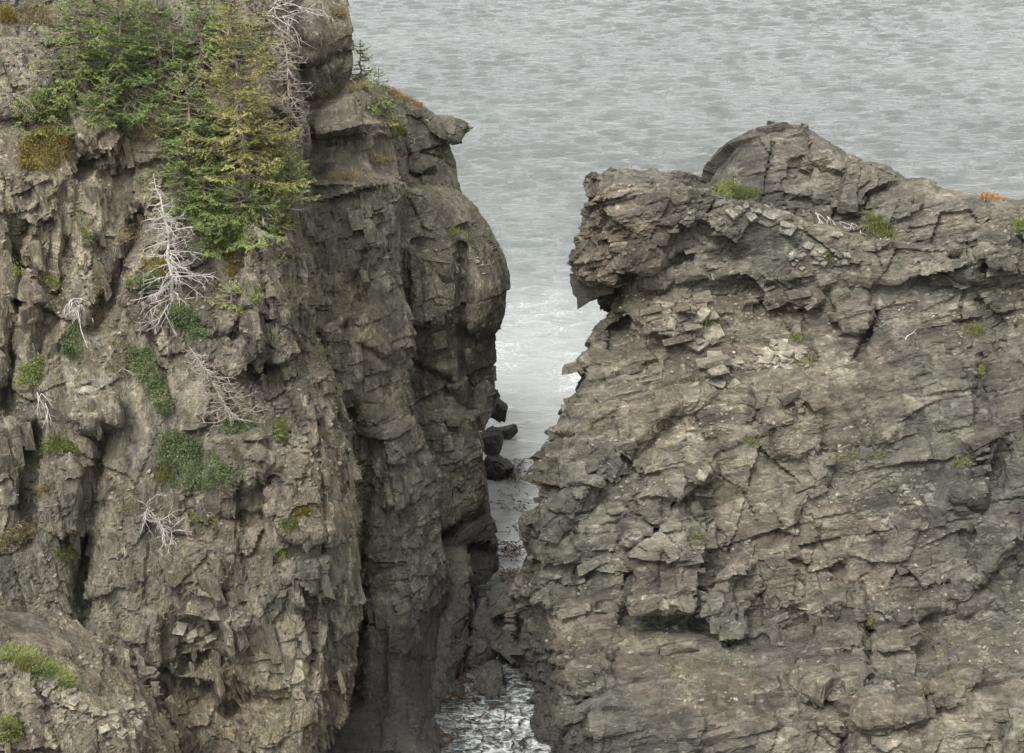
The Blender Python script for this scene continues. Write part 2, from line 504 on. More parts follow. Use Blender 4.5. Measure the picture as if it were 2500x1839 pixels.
# --- rear wall: upper crag, main wall and pillar
silB = curve([(-250, 800), (-40, 835), (10, 852), (60, 858), (100, 864), (150, 866), (185, 862), (215, 848), (240, 835), (330, 830)])
profB = curve([(-250, 58.4), (0, 57.2), (60, 56.8), (200, 57.2), (330, 57.2)])
partB = facade(const(560), silB, const(-250), 330, profB, curve([(560, 0.4), (860, 0)]),
               [('B', [(705, 60), (790, 75), (785, 150), (730, 160), (700, 110)], -0.8, -0.7), ('C', [(760, 160), (830, 130), (865, 140)], 7, 0.5),
                ('B', [(700, 140), (760, 130), (770, 220), (700, 260)], -0.6, -0.5)],
               edgeR=0.8, back=slope_back([(-250, -0.1, 1, 0), (330, -0.2, 1, -0.15)]), depth=9)
topC = curve([(560, 260), (740, 262), (800, 240), (850, 218), (900, 208), (930, 214), (1300, 260)])
silC = curve([(200, 925), (230, 936), (290, 950), (330, 958), (400, 975), (450, 988), (560, 978), (650, 972), (760, 995), (850, 1020), (940, 1012), (1010, 1020), (1060, 1040), (1150, 1052), (1260, 1064), (1330, 1072),
              (1400, 1086), (1490, 1082), (1560, 1062), (1650, 1054), (1700, 1066), (1740, 1080), (1839, 1096), (2060, 1100)])
profC = curve([(200, 57.0), (330, 56.2), (345, 56.7), (365, 56.7), (425, 56.3), (447, 55.0), (600, 54.2), (760, 53.4), (900, 53.0), (1000, 52.6), (1150, 51.8), (1300, 51.4), (1500, 50.5), (1700, 48.6), (1839, 46.3), (2060, 44.2)])
featsC = [
    ('B', [(760, 300), (940, 290), (950, 330), (830, 345), (770, 340)], -0.4, -0.6),
    ('C', [(800, 345), (880, 330), (950, 312)], 7, 0.7),
    ('C', [(760, 262), (820, 235), (850, 222)], 8, 0.6),
    ('B', [(755, 450), (860, 450), (900, 640), (860, 760), (780, 800), (755, 640)], 0.2, 0.8),
    ('C', [(930, 620), (880, 740), (840, 800)], 12, 0.7),
    ('C', [(905, 440), (900, 600), (860, 700)], 8, 0.4),
    ('B', [(780, 780), (900, 740), (960, 760), (940, 980), (820, 1000)], -0.3, -0.1),
    ('B', [(870, 830), (960, 870), (950, 1000), (880, 990)], 0.2, 0.5),
    ('C', [(860, 1000), (880, 1200), (870, 1500), (850, 1700)], 24, 0.9),
    ('B', [(920, 1060), (1010, 1060), (1000, 1230), (930, 1250)], -0.2, -0.4),
    ('C', [(1000, 1230), (1020, 1310), (1060, 1330)], 8, 0.4),
    ('C', [(1005, 1080), (985, 1180), (1000, 1280)], 8, 0.4),
    ('C', [(880, 1490), (930, 1540), (930, 1839)], 9, 0.4),
    ('C', [(950, 1610), (1050, 1615)], 6, 0.4),
    ('C', [(870, 1160), (1000, 1140), (1060, 1130)], 6, 0.3),
]
partC = facade(const(600), silC, topC, 2060, profC, curve([(600, 0.2), (850, 0), (1000, 0.2), (1100, 0.6)]), featsC, edgeR=1.7, edgeT=0.4,
               back=slope_back([(200, -0.15, 1, -0.21), (900, -0.2, 1, -0.2), (2060, -0.12, 1, -0.25)]), depth=9)

# --- headland at the seaward end
silD = curve([(430, 1100), (465, 1118), (510, 1158), (560, 1180), (600, 1205), (640, 1224), (700, 1238), (770, 1237), (805, 1228), (812, 1214), (900, 1210), (985, 1207), (1000, 1176),
              (1030, 1165), (1100, 1180), (1180, 1192), (1300, 1204), (1430, 1206), (1470, 1196), (1560, 1175), (1660, 1150), (1800, 1120), (2060, 1100)])
profD = curve([(430, 61.0), (560, 60.6), (575, 60.2), (700, 59.8), (800, 59.6), (820, 59.9), (985, 59.6), (1005, 59.0), (1200, 58.6), (1330, 58.2), (1345, 58.5), (1430, 57.6), (1500, 56.6), (2060, 54.0)])
topD = curve([(850, 450), (960, 450), (1060, 455), (1110, 465), (1160, 505), (1185, 560), (1225, 630), (1245, 700)])
featsD = [
    ('B', [(985, 600), (1120, 640), (1125, 790), (1010, 800)], -0.5, -0.5),
    ('C', [(1128, 600), (1132, 900), (1140, 1000)], 10, 0.8),
    ('B', [(1000, 800), (1110, 810), (1100, 900), (1010, 900)], -0.2, 0.3),
    ('B', [(1135, 820), (1215, 815), (1215, 1000), (1140, 1000)], 0.5, 0.9),
    ('C', [(980, 880), (1090, 930), (1120, 990)], 12, 0.6),
    ('B', [(1000, 1010), (1150, 1010), (1190, 1150), (1180, 1250), (1080, 1300), (1020, 1200)], -0.6, -0.3),
    ('C', [(1060, 1320), (1100, 1300), (1180, 1250)], 8, 0.4),
    ('B', [(860, 1335), (1140, 1335), (1165, 1440), (1160, 1560), (1125, 1650), (1080, 1760), (1060, 2060), (860, 2060)], -3.2, -7.5, 12),
]
partD = facade(const(860), silD, topD, 2060, profD, curve([(860, -0.8), (1000, -0.3), (1240, 0.3)]), featsD, edgeR=0.9, edgeT=0.4,
               back=slope_back([(430, -0.2, 1, -0.28), (800, -0.25, 1, -0.3), (1000, -0.2, 1, -0.45), (1300, -0.06, 1, -0.12), (2060, -0.1, 1, -0.2)]), depth=9)
topE = curve([(860, 200), (930, 205), (985, 224), (1040, 268), (1058, 300), (1085, 296), (1142, 312)])
silE = curve([(195, 935), (215, 985), (262, 1040), (290, 1058), (300, 1100), (306, 1136), (316, 1140), (352, 1106), (400, 1118), (465, 1122), (560, 1150)])
partE = facade(const(840), silE, topE, 560, curve([(200, 64.0), (300, 63.4), (350, 62.6), (470, 61.8), (560, 61.4)]), curve([(840, -0.6), (1140, 0.4)]),
               [('B', [(1050, 300), (1140, 300), (1120, 360), (1060, 380)], -0.5, -0.2), ('C', [(985, 330), (1000, 400), (1040, 470)], 9, 0.5),
                ('B', [(1010, 380), (1060, 400), (1060, 430), (1000, 430)], 0.3, 0.4)], edgeR=0.5, edgeT=0.3,
               back=slope_back([(200, -0.2, 1, -0.22), (560, -0.25, 1, -0.28)]), depth=7)

# --- bedded cliff on the other side of the cleft
silR = curve([(380, 1440), (428, 1428), (445, 1430), (500, 1430), (560, 1420), (585, 1406), (590, 1418), (640, 1410), (660, 1408), (688, 1403), (693, 1425), (700, 1468), (720, 1478), (745, 1480), (800, 1466), (850, 1452),
              (888, 1432), (896, 1448), (920, 1432), (1000, 1388), (1060, 1352), (1110, 1326), (1140, 1322), (1148, 1312), (1205, 1306), (1240, 1300), (1265, 1276), (1310, 1272), (1390, 1264), (1440, 1242), (1500, 1238), (1580, 1250),
              (1640, 1272), (1700, 1308), (1760, 1312), (1839, 1300), (2060, 1290)])
topR = curve([(1380, 428), (1440, 428), (1500, 431), (1600, 443), (1720, 466), (1850, 505), (1950, 545), (2110, 592), (2300, 606), (2420, 560), (2520, 575), (2900, 620)])
profR = curve([(400, 57.4), (560, 57.0), (680, 56.7), (700, 57.2), (800, 56.2), (900, 54.9), (1000, 53.6), (1110, 52.4), (1300, 50.8), (1400, 50.2), (1480, 49.7), (1520, 49.95), (1700, 49.2), (1839, 48.4), (2060, 47.0)])
latR = curve([(1230, 0.3), (1400, 0.2), (1600, 0.0), (2000, -0.5), (2500, -1.6), (2900, -3)])
featsR = [
    ('B', [(1380, 420), (1700, 468), (1725, 560), (1650, 590), (1590, 640), (1500, 650), (1490, 690), (1380, 700)], -0.2, -0.6, 40),
    ('B', [(1490, 655), (1600, 640), (1680, 615), (1690, 640), (1600, 670), (1560, 700), (1500, 690)], 0.7, 0.5),
    ('B', [(1400, 690), (1492, 682), (1490, 730), (1400, 740)], 0.9, 0.6),
    ('B', [(1480, 800), (1540, 770), (1550, 830), (1500, 870), (1470, 850)], 0.9, 0.5),
    ('B', [(1550, 770), (1640, 720), (1700, 740), (1720, 800), (1640, 830), (1560, 820)], -0.5, -0.6),
    ('B', [(1640, 705), (1700, 705), (1700, 770), (1650, 770)], -0.6, -0.6),
    ('B', [(1850, 680), (2000, 660), (2010, 740), (1940, 760), (1860, 750)], -0.3, -0.6),
    ('C', [(1830, 760), (1900, 745), (2000, 755)], 7, 0.5),
    ('B', [(2300, 640), (2370, 570), (2390, 600), (2360, 640)], 0.45, 0.3),
    ('B', [(2380, 610), (2480, 600), (2490, 650), (2420, 660)], -0.4, -0.6),
    ('C', [(2300, 620), (2480, 680), (2560, 670)], 7, 0.4),
    ('B', [(2020, 700), (2110, 690), (2130, 800), (2050, 820)], -0.3, -0.4),
    ('C', [(2140, 760), (2100, 860), (2080, 900)], 8, 0.5),
    ('C', [(2390, 730), (2440, 800), (2440, 860)], 9, 0.5),
    ('B', [(1880, 1040), (1960, 960), (2010, 980), (2020, 1090), (1950, 1130), (1880, 1110)], -0.5, -0.4),
    ('B', [(1810, 980), (1885, 975), (1870, 1040), (1815, 1050)], 0.4, 0.6),
    ('C', [(1880, 1060), (1800, 1090), (1740, 1110)], 9, 0.5),
    ('B', [(1550, 1130), (1700, 1090), (1760, 1100), (1740, 1190), (1640, 1220), (1600, 1270), (1560, 1230)], -0.5, -0.4),
    ('B', [(1515, 1475), (1560, 1390), (1650, 1220), (1710, 1205), (1745, 1290), (1720, 1400), (1690, 1490), (1560, 1500)], -0.3, -1.1),
    ('C', [(1520, 1440), (1590, 1320), (1640, 1225)], 8, 0.6),
    ('B', [(1510, 1495), (1730, 1505), (1700, 1560), (1540, 1560)], 0.22, 0.12, 14),
    ('B', [(1705, 1420), (1790, 1370), (1860, 1360), (1850, 1470), (1810, 1560), (1760, 1530), (1710, 1520)], -0.3, -0.8),
    ('C', [(1700, 1530), (1800, 1570), (1860, 1560)], 8, 0.5),
    ('B', [(1870, 1370), (1930, 1360), (1960, 1430), (1930, 1510), (1880, 1460)], -0.3, -0.5),
    ('B', [(1900, 1530), (1980, 1510), (1990, 1560), (1940, 1600)], 0.5, 0.4),
    ('B', [(1990, 1410), (2110, 1390), (2120, 1560), (2000, 1620)], -0.15, -0.25),
    ('C', [(2124, 1530), (2118, 1640), (2095, 1720), (2075, 1900)], 11, 1.3),
    ('B', [(2070, 1690), (2108, 1670), (2100, 1900), (2030, 1900)], 0.5, 0.7),
    ('B', [(2126, 1545), (2250, 1545), (2252, 1585), (2120, 1588)], -0.45, -0.5, 4),
    ('B', [(2050, 1600), (2110, 1600), (2112, 1640), (2040, 1640)], -0.4, -0.4, 4),
    ('B', [(1960, 1640), (2110, 1632), (2085, 1680), (2040, 1690), (1970, 1660)], -0.35, -0.5, 4),
    ('B', [(2130, 1590), (2250, 1590), (2250, 1660), (2140, 1665)], -0.1, -0.1, 4),
    ('B', [(2105, 1690), (2240, 1660), (2240, 1750), (2110, 1755)], -0.5, -0.6, 4),
    ('B', [(2105, 1757), (2180, 1757), (2170, 1800), (2110, 1800)], 0.6, 0.3, 4),
    ('C', [(2262, 1550), (2262, 1650), (2252, 1740), (2250, 1900)], 7, 0.6),
    ('C', [(2448, 1740), (2450, 1900)], 7, 0.7),
    ('C', [(2470, 1070), (2420, 1180), (2370, 1310)], 9, 0.7),
    ('C', [(2500, 1030), (2440, 1200)], 6, 0.4),
    ('B', [(2330, 1180), (2430, 1170), (2420, 1230), (2340, 1250)], -0.4, -0.5),
    ('C', [(2330, 1225), (2380, 1240)], 8, 0.5),
    ('C', [(2400, 870), (2390, 960), (2400, 1040)], 8, 0.5),
    ('C', [(2040, 1390), (2120, 1380), (2130, 1385)], 6, 0.5),
    ('C', [(2300, 1495), (2360, 1488), (2420, 1480)], 5, 0.5),
    ('C', [(2230, 1445), (2320, 1425)], 5, 0.4),
    ('B', [(2270, 1640), (2380, 1630), (2360, 1720), (2280, 1740)], -0.3, -0.4),
    ('B', [(1330, 1430), (1480, 1480), (1520, 1500), (1480, 1640), (1420, 1660), (1350, 1630)], -0.2, -0.5),
    ('C', [(1350, 1640), (1430, 1680), (1480, 1640)], 8, 0.6),
    ('B', [(1240, 1450), (1320, 1480), (1350, 1600), (1340, 1700), (1260, 1700)], 0.8, 1.2),
    ('B', [(1340, 1770), (1430, 1750), (1440, 1900), (1320, 1900)], 0.7, 0.9),
    ('C', [(1430, 1700), (1400, 1780), (1360, 1839)], 9, 0.5),
    ('C', [(1270, 1385), (1400, 1400), (1480, 1420)], 6, 0.4),
    ('C', [(1960, 960), (1800, 1100), (1660, 1200), (1540, 1310)], 30, -0.5),
    ('C', [(2220, 1010), (2010, 1180), (1890, 1330), (1770, 1420)], 32, -0.5),
    ('C', [(2440, 1060), (2260, 1230), (2090, 1400), (1990, 1500)], 30, -0.45),
    ('C', [(1760, 900), (1610, 1020), (1490, 1130), (1400, 1230)], 30, -0.45),
    ('C', [(2500, 1300), (2340, 1430), (2210, 1510)], 28, -0.4),
    ('C', [(1900, 1010), (1740, 1160), (1590, 1260)], 22, 0.4),
    ('C', [(2110, 1090), (1960, 1260), (1840, 1370)], 22, 0.45),
    ('C', [(2350, 1130), (2170, 1310), (2040, 1430)], 22, 0.4),
    ('C', [(1660, 1010), (1530, 1140), (1440, 1250), (1360, 1330)], 20, 0.4),
]
backR = slope_back([(400, 0.15, 1, -0.245), (500, 0.2, 1, -0.28), (600, 0.25, 1, -0.32), (900, 0.3, 1, -0.42), (1300, 0.22, 1, -0.48), (1500, 0.18, 1, -0.55), (2060, 0.15, 1, -0.6)])
partR = facade(silR, const(2850), topR, 2060, profR, latR, featsR, edgeL=1.2, edgeT=0.15, back=backR, depth=8, toe=4.6, relief=1.15)

# --- hump above it
topH = curve([(1700, 452), (1722, 440), (1735, 392), (1790, 345), (1850, 316), (1900, 303), (1940, 305), (1975, 318), (2040, 362), (2090, 391), (2150, 408), (2190, 424), (2210, 440), (2276, 440), (2280, 456), (2380, 475), (2500, 500), (2900, 570)])
profH = curve([(290, 61.6), (400, 60.4), (500, 59.4), (600, 58.6), (800, 58.0)])
featsH = [('B', [(2200, 425), (2290, 430), (2290, 470), (2210, 460)], -0.3, -0.2, 4), ('C', [(1900, 480), (2000, 500), (2110, 490)], 6, 0.4),
          ('B', [(1930, 390), (1985, 380), (1975, 450), (1930, 450)], 0.3, 0.4), ('C', [(2090, 395), (2180, 440), (2290, 470)], 5, 0.3),
          ('B', [(1740, 460), (1860, 440), (1900, 500), (1760, 520)], -0.2, 0.0)]
partH = facade(curve([(290, 1720), (380, 1738), (440, 1722), (470, 1716), (800, 1716)]), const(2850), topH, 760, profH, curve([(1700, 0.5), (1800, 0), (2100, 0.0), (2500, -0.8), (2900, -2)]), featsH,
               edgeL=0.6, edgeT=0.7, back=slope_back([(290, 0.1, 1, -0.3), (800, 0.1, 1, -0.3)]), depth=5)

FR_X = frame_matrix((-0.55, 0.1, 0.83), (0.78, 0.35, 0.52))   # oblique joint set
FR_Y = frame_matrix((0.35, 0.1, 0.93), (0.85, 0.40, -0.33))
FR_D = frame_matrix((0.55, -0.15, 0.82), (0.78, 0.30, -0.50))   # broad ribs falling towards the lower left
LV_L = [('W', (2.6, 1.6, 1.5), 0.06, 0.16, 0.04, 0, 0), ('J', (3.0, 1.4, 1.05), 0.26, 0.20, 0.22, 0.08, 0.06, FR_L, 0.45), ('J', (1.5, 0.9, 0.55), 0.13, 0.15, 0.16, 0.05, 0.05, FR_L, 0.1), ('J', (1.0, 0.8, 0.5), 0.09, 0.10, 0.10, 0, 0, FR_Y, 0.0), ('J', (0.6, 0.45, 0.15), 0.04, 0.04, 0.05, 0.02, 0.03, FR_L, 0.0)]
LV_M = [('W', (2.0, 2.0, 2.8), 0.05, 0.16, 0.04, 0, 0), ('J', (1.9, 1.6, 2.6), 0.16, 0.18, 0.16, 0.06, 0.05, FR_M, 0.35), ('J', (1.3, 1.0, 0.8), 0.08, 0.10, 0.10, 0.03, 0.05, FR_L, 0.0), ('J', (0.7, 0.7, 0.5), 0.05, 0.06, 0.06, 0, 0, FR_M, 0.0), ('J', (0.36, 0.4, 0.22), 0.025, 0.03, 0.03, 0, 0, FR_M, 0.0)]
LV_R = [('J', (3.2, 1.8, 1.25), 0.26, 0.42, 0.10, 0.05, 0.06, FR_D, 0.35), ('J', (1.8, 1.2, 0.85), 0.13, 0.20, 0.22, 0.05, 0.05, FR_R, 0.1), ('J', (1.2, 0.9, 0.55), 0.10, 0.16, 0.08, 0.03, 0.05, FR_D, 0.0), ('J', (0.8, 0.7, 0.30), 0.06, 0.08, 0.08, 0.02, 0.04, FR_R, 0.0), ('J', (0.5, 0.5, 0.15), 0.03, 0.03, 0.04, 0, 0, FR_R, 0.0)]
bedR = bedL = None

def seaward_shell(me):
    """Keep the weathered outside of a rock mass; drop what lies buried in the hill behind, under water or far out of sight."""
    n, m = len(me.vertices), len(me.polygons)
    P = np.empty(n * 3, np.float32); me.vertices.foreach_get("co", P); P = P.reshape(-1, 3)
    L = np.empty(len(me.loops), np.int32); me.loops.foreach_get("vertex_index", L); F = L.reshape(m, 4)
    C = P[F].mean(1)
    N = np.cross(P[F[:, 2]] - P[F[:, 0]], P[F[:, 3]] - P[F[:, 1]]); N /= np.linalg.norm(N, axis=1)[:, None] + 1e-9
    T = np.array([0, 0, CAM_H]) - C; T /= np.linalg.norm(T, axis=1)[:, None]
    keep = (np.einsum('ij,ij->i', N, T) > -0.30) & (C[:, 2] > -0.8) & (np.abs(C[:, 0]) < 0.268 * C[:, 1] + 3.0) & (C[:, 2] < CAM_H - 0.135 * C[:, 1] + 1.0)
    F = F[keep]
    used = np.zeros(n, bool); used[F.ravel()] = True
    idx = np.cumsum(used) - 1
    out = new_mesh("cliff", P[used], idx[F])
    bpy.data.meshes.remove(me)
    return out

CLIFFS = {}
def cliff(name, parts, mat, fr, lv, bed, seed, label, macro=0.12, vox=VOX, mscale=2.6):
    me = rocky(seaward_shell(voxel_union(parts, vox)), fr, lv, seed, macro, mscale)
    me.materials.clear()
    o = link(name, me, mat, label=label, kind="structure")
    n = len(me.vertices); P = np.empty(n * 3, np.float32); me.vertices.foreach_get("co", P)
    me.calc_loop_triangles()
    T = np.empty(len(me.loop_triangles) * 3, np.int32); me.loop_triangles.foreach_get("vertices", T)
    CLIFFS[name] = (o, BVHTree.FromPolygons(P.reshape(-1, 3).tolist(), T.reshape(-1, 3).tolist()))
    print(name, n)
    return o

cliff_near = cliff("near_cliff", [partA], ROCK_L, FR_L, LV_L, bedL, 3, "near grey slate cliff with upright cleavage, spruces and dead trees")
knoll = cliff("rock_knoll_terrain", [partK], ROCK_L, FR_L, LV_L, bedL, 5, "grassy topped rock knoll in the near corner of the cleft", macro=0.15)
cliff_rear = cliff("rear_cliff", [partB, partC], ROCK_M, FR_M, LV_M, bedL, 8, "tall grey rock wall and pillar behind the tree-grown cliff")
headland = cliff("headland_cliff", [partD, partE], ROCK_M, FR_M, LV_M, bedR, 11, "stepped grey headland at the seaward end of the cleft")
cliff_far = cliff("bedded_cliff", [partR], ROCK_R, FR_R, LV_R, bedR, 14, "broad bedded slate cliff facing across the cleft with overhanging prow", macro=0.36, mscale=1.9)
hump = cliff("rock_hump_terrain", [partH], ROCK_R, FR_R, LV_R, bedR, 19, "rounded rock hump rising above the bedded cliff", macro=0.12)

# ------------------------------------------------------------------ sea
def axis(a, b, step, far, g=1.28):
    core = np.arange(a, b, step)
    lo, hi, d = [], [], step
    x0, x1 = core[0], core[-1]
    while x1 < far or x0 > -far:
        d *= g
        if x1 < far:
            x1 += d; hi.append(x1)
        if x0 > -far:
            x0 -= d; lo.append(x0)
    return np.array(lo[::-1] + list(core) + hi)

def build_sea():
    xs, ys = axis(-54, 54, 0.33, 7000), axis(43, 182, 0.235, 7000)
    ys = ys[ys > 20]
    X, Y = np.meshgrid(xs, ys)
    rng = np.random.default_rng(4)
    fade = np.clip(1.25 - np.maximum(np.abs(X) - 60, np.maximum(Y - 184, 0)) / 60, 0, 1)
    calm = 1 - 0.75 * np.exp(-((X - 0.2) / 4) ** 2) * sstep(74, 62, Y)          # sheltered inside the cleft
    gust = 0.75 + 0.35 * vnoise(np.stack([X.ravel() / 22, Y.ravel() / 30, 0 * X.ravel()], -1), 77).reshape(X.shape)
    Z = 0 * X; DX = 0 * X; DY = 0 * X
    flat = np.stack([X.ravel(), Y.ravel(), 0 * X.ravel()], -1)
    patch = [np.clip(0.95 + 0.55 * vnoise(flat / np.array([w_ * 1.6, w_, 1]) + 5.1 * i_, 300 + i_) + 0.35 * vnoise(flat / np.array([w_ * 0.6, w_ * 0.4, 1]), 310 + i_), 0.35, 1.7).reshape(X.shape) for i_, w_ in enumerate((4.0, 7.0, 12.0))]
    for lam in list(np.geomspace(0.8, 2.1, 54)) + [4, 5.5, 7.5, 10, 13]:
        th = math.radians(-84) + rng.normal(0, 0.36)
        k = 2 * math.pi / lam
        amp = (0.0092 * lam if lam < 3.1 else 0.016) * rng.uniform(0.5, 1.5)
        ph = k * (X * math.cos(th) + Y * math.sin(th)) + rng.uniform(0, 6.28)
        A_ = amp * (patch[rng.integers(3)] if lam < 3.1 else 1.0)
        Z += A_ * np.cos(ph)
        DX -= 0.75 * A_ * math.cos(th) * np.sin(ph); DY -= 0.75 * A_ * math.sin(th) * np.sin(ph)
    m = fade * calm * gust
    V = np.stack([X + DX * m, Y + DY * m, Z * m - 0.02], -1).reshape(-1, 3)
    ny, nx = X.shape
    idx = np.arange(nx * ny).reshape(ny, nx)
    F = np.stack([idx[:-1, :-1].ravel(), idx[:-1, 1:].ravel(), idx[1:, 1:].ravel(), idx[1:, :-1].ravel()], -1)
    me = new_mesh("sea", V, F, smooth=True)
    foam = np.zeros(X.shape)
    for cx, cy, rx, ry, s in ((-0.6, 81, 3.0, 4, 0.50), (3.4, 78, 3.5, 5, 0.56), (1.5, 86, 5, 9, 0.42), (1.5, 96, 6, 8, 0.30), (-0.6, 69, 1.2, 3, 0.45), (0.3, 49, 4, 6.0, 0.56), (0.3, 62, 2, 6, 0.22), (1, 104, 3, 3, 0.3)):
        foam = np.maximum(foam, s * np.exp(-((X - cx) / rx) ** 2 - ((Y - cy) / ry) ** 2))
    foam += 0.10 * np.clip(Z * m / 0.16, 0, 1.5)
    set_attr(me, "foam", foam.ravel())
    sky_sheen = np.exp(-((X - 1) / 7) ** 4) * sstep(100, 74, Y) * sstep(57, 61, Y)  # paler water in the gap: bright sky reflection put into the colour
    set_attr(me, "sky_sheen", sky_sheen.ravel())
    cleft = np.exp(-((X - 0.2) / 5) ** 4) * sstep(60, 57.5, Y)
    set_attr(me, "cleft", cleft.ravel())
    k = Nodes("sea_water")
    base = k.coords()
    rip = k.coords(scale=(0.28, 1.0, 1.0))
    n1 = k.noise(rip, 2.2, 3, 0.6, 0.3)
    n2 = k.noise(rip, 9.0, 4, 0.6)
    hgt = k.math('ADD', n1, k.math('MULTIPLY', n2, 0.22))
    fo = k.attr("foam")
    pat = k.noise(k.coords(scale=(0.8, 1.0, 1)), 1.5, 10, 0.72, 1.6)
    lace = k.add("ShaderNodeTexVoronoi", feature='DISTANCE_TO_EDGE')
    wob = k.add("ShaderNodeVectorMath", operation='ADD')
    k.l.new(base, wob.inputs[0])
    nz = k.add("ShaderNodeTexNoise"); k.l.new(base, nz.inputs["Vector"]); nz.inputs["Scale"].default_value = 1.4; nz.inputs["Detail"].default_value = 5
    k.l.new(nz.outputs["Color"], wob.inputs[1])
    k.l.new(wob.outputs[0], lace.inputs["Vector"]); lace.inputs["Scale"].default_value = 2.2
    web = k.step(lace.outputs["Distance"], 0.16, 0.0)
    ridge = k.math('SUBTRACT', 1.0, k.math('MULTIPLY', k.math('ABSOLUTE', k.math('SUBTRACT', pat, 0.5)), 5.0))
    blot = k.noise(base, 0.7, 4, 0.6, 0.5)
    val = k.math('ADD', k.math('ADD', fo, k.math('MULTIPLY', ridge, 0.55)), k.math('ADD', k.math('MULTIPLY', blot, 0.6), k.math('MULTIPLY', k.math('MULTIPLY', web, fo), 0.3)))
    mask = k.step(val, 1.18, 1.72)
    deep = k.mix(k.step(k.noise(base, 0.06, 3), 0.35, 0.7), (0.070, 0.076, 0.072), (0.084, 0.090, 0.085))
    churn = k.mix(k.step(fo, 0.15, 0.6), deep, (0.10, 0.125, 0.117))
    churn = k.mix(k.attr("sky_sheen"), churn, (0.205, 0.212, 0.202))
    churn = k.mix(k.attr("cleft"), churn, (0.020, 0.022, 0.020))  # darker water between the walls: cleft shade put into the colour
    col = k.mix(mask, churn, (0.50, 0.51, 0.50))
    rough = k.math('ADD', 0.045, k.math('MULTIPLY', mask, 0.6))
    col = k.mix(k.math('MULTIPLY', k.step(val, 1.02, 1.35), 0.3), col, (0.20, 0.215, 0.205))
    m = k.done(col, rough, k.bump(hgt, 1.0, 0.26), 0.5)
    k.b.inputs["IOR"].default_value = 1.333
    return link("sea", me, m, kind="structure", label="grey choppy sea running into the cleft")
sea = build_sea()

# ------------------------------------------------------------------ placing things on the rock
def ground(u, v, only=None):
    """First rock surface met along a surveyed bearing: point, normal, cliff name."""
    o, d = Vector((0, 0, CAM_H)), bearing(u, v)
    best = None
    for nm, (_, bvh) in CLIFFS.items():
        if only and nm not in only:
            continue
        hit = bvh.ray_cast(o, d, 300)
        if hit[0] is not None and (best is None or hit[3] < best[3]):
            best = (hit[0], hit[1], nm, hit[3])
    return best

def sample_poly(poly, n, rng):
    a = np.array(poly, float)
    lo, hi = a.min(0), a.max(0)
    out = []
    while len(out) < n:
        q = lo + rng.random((n * 2, 2)) * (hi - lo)
        q = q[poly_sd(q[:, 0], q[:, 1], poly) < 0]
        out.extend(q.tolist())
    return out[:n]

class Build:
    """Collects triangles/quads with a per-vertex shade."""
    def __init__(self):
        self.V, self.F3, self.F4, self.S, self.n = [], [], [], [], 0
    def quads(self, C, A, B, shade):
        """Quads centred on C with half axes A and B, pinched to leaf shape."""
        C, A, B = map(np.asarray, (C, A, B))
        k = len(C)
        V = np.stack([C - A, C - 0.1 * A + B, C + A, C - 0.1 * A - B], 1).reshape(-1, 3)
        F = (np.arange(k * 4).reshape(k, 4) + self.n)
        self.V.append(V); self.F4.append(F); self.S.append(np.repeat(shade, 4)); self.n += len(V)
    def tube(self, pts, rad, sides=5, shade=0.5):
        pts = np.asarray(pts, float); m = len(pts)
        rad = np.asarray(rad, float) * np.ones(m)
        T = np.gradient(pts, axis=0); T /= np.linalg.norm(T, axis=1)[:, None] + 1e-9
        ref = np.array([0.3, 0.2, 0.93]) if abs(T[0, 2]) < 0.8 else np.array([1, 0.1, 0])
        A = np.cross(T, ref); A /= np.linalg.norm(A, axis=1)[:, None] + 1e-9
        B = np.cross(T, A)
        ang = np.arange(sides) * 2 * math.pi / sides
        V = (pts[:, None] + rad[:, None, None] * (np.cos(ang)[None, :, None] * A[:, None] + np.sin(ang)[None, :, None] * B[:, None])).reshape(-1, 3)
        i = np.arange(m - 1)[:, None] * sides; j = np.arange(sides)[None]; jn = (j + 1) % sides
        F = np.stack([(i + j), (i + jn), (i + sides + jn), (i + sides + j)], -1).reshape(-1, 4) + self.n
        self.V.append(V); self.F4.append(F); self.S.append(np.full(len(V), shade)); self.n += len(V)
    def mesh(self, name, origin=(0, 0, 0), smooth=False):
        V = np.vstack(self.V) - np.array(origin)
        me = new_mesh(name, V, np.vstack(self.F4), smooth)
        S = np.concatenate(self.S)
        if len(S) == len(me.vertices):
            set_attr(me, "shade", S)
        return me

def leaf_material(name, stops, transl=0.35, rough=0.6):
    k = Nodes(name)
    sh = k.attr("shade")
    n = k.noise(k.coords(), 1.7, 3)
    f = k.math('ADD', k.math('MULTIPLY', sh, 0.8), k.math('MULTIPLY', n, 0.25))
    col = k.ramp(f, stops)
    m = k.done(col, rough, None, 0.2)
    k.b.inputs["Transmission Weight"].default_value = 0.0
    tr = k.add("ShaderNodeBsdfTranslucent"); k.l.new(col, tr.inputs["Color"])
    mx = k.add("ShaderNodeMixShader"); mx.inputs[0].default_value = transl
    out = k.n["Material Output"]
    k.l.new(k.b.outputs[0], mx.inputs[1]); k.l.new(tr.outputs[0], mx.inputs[2]); k.l.new(mx.outputs[0], out.inputs["Surface"])
    return m

def wood_material(name, c0, c1):
    k = Nodes(name)
    f = k.noise(k.coords(scale=(1, 1, 0.4)), 9, 5, 0.65)
    return k.done(k.ramp(f, [(0.3, c0), (0.7, c1)]), 0.85, k.bump(f, 0.3, 0.02), 0.2)

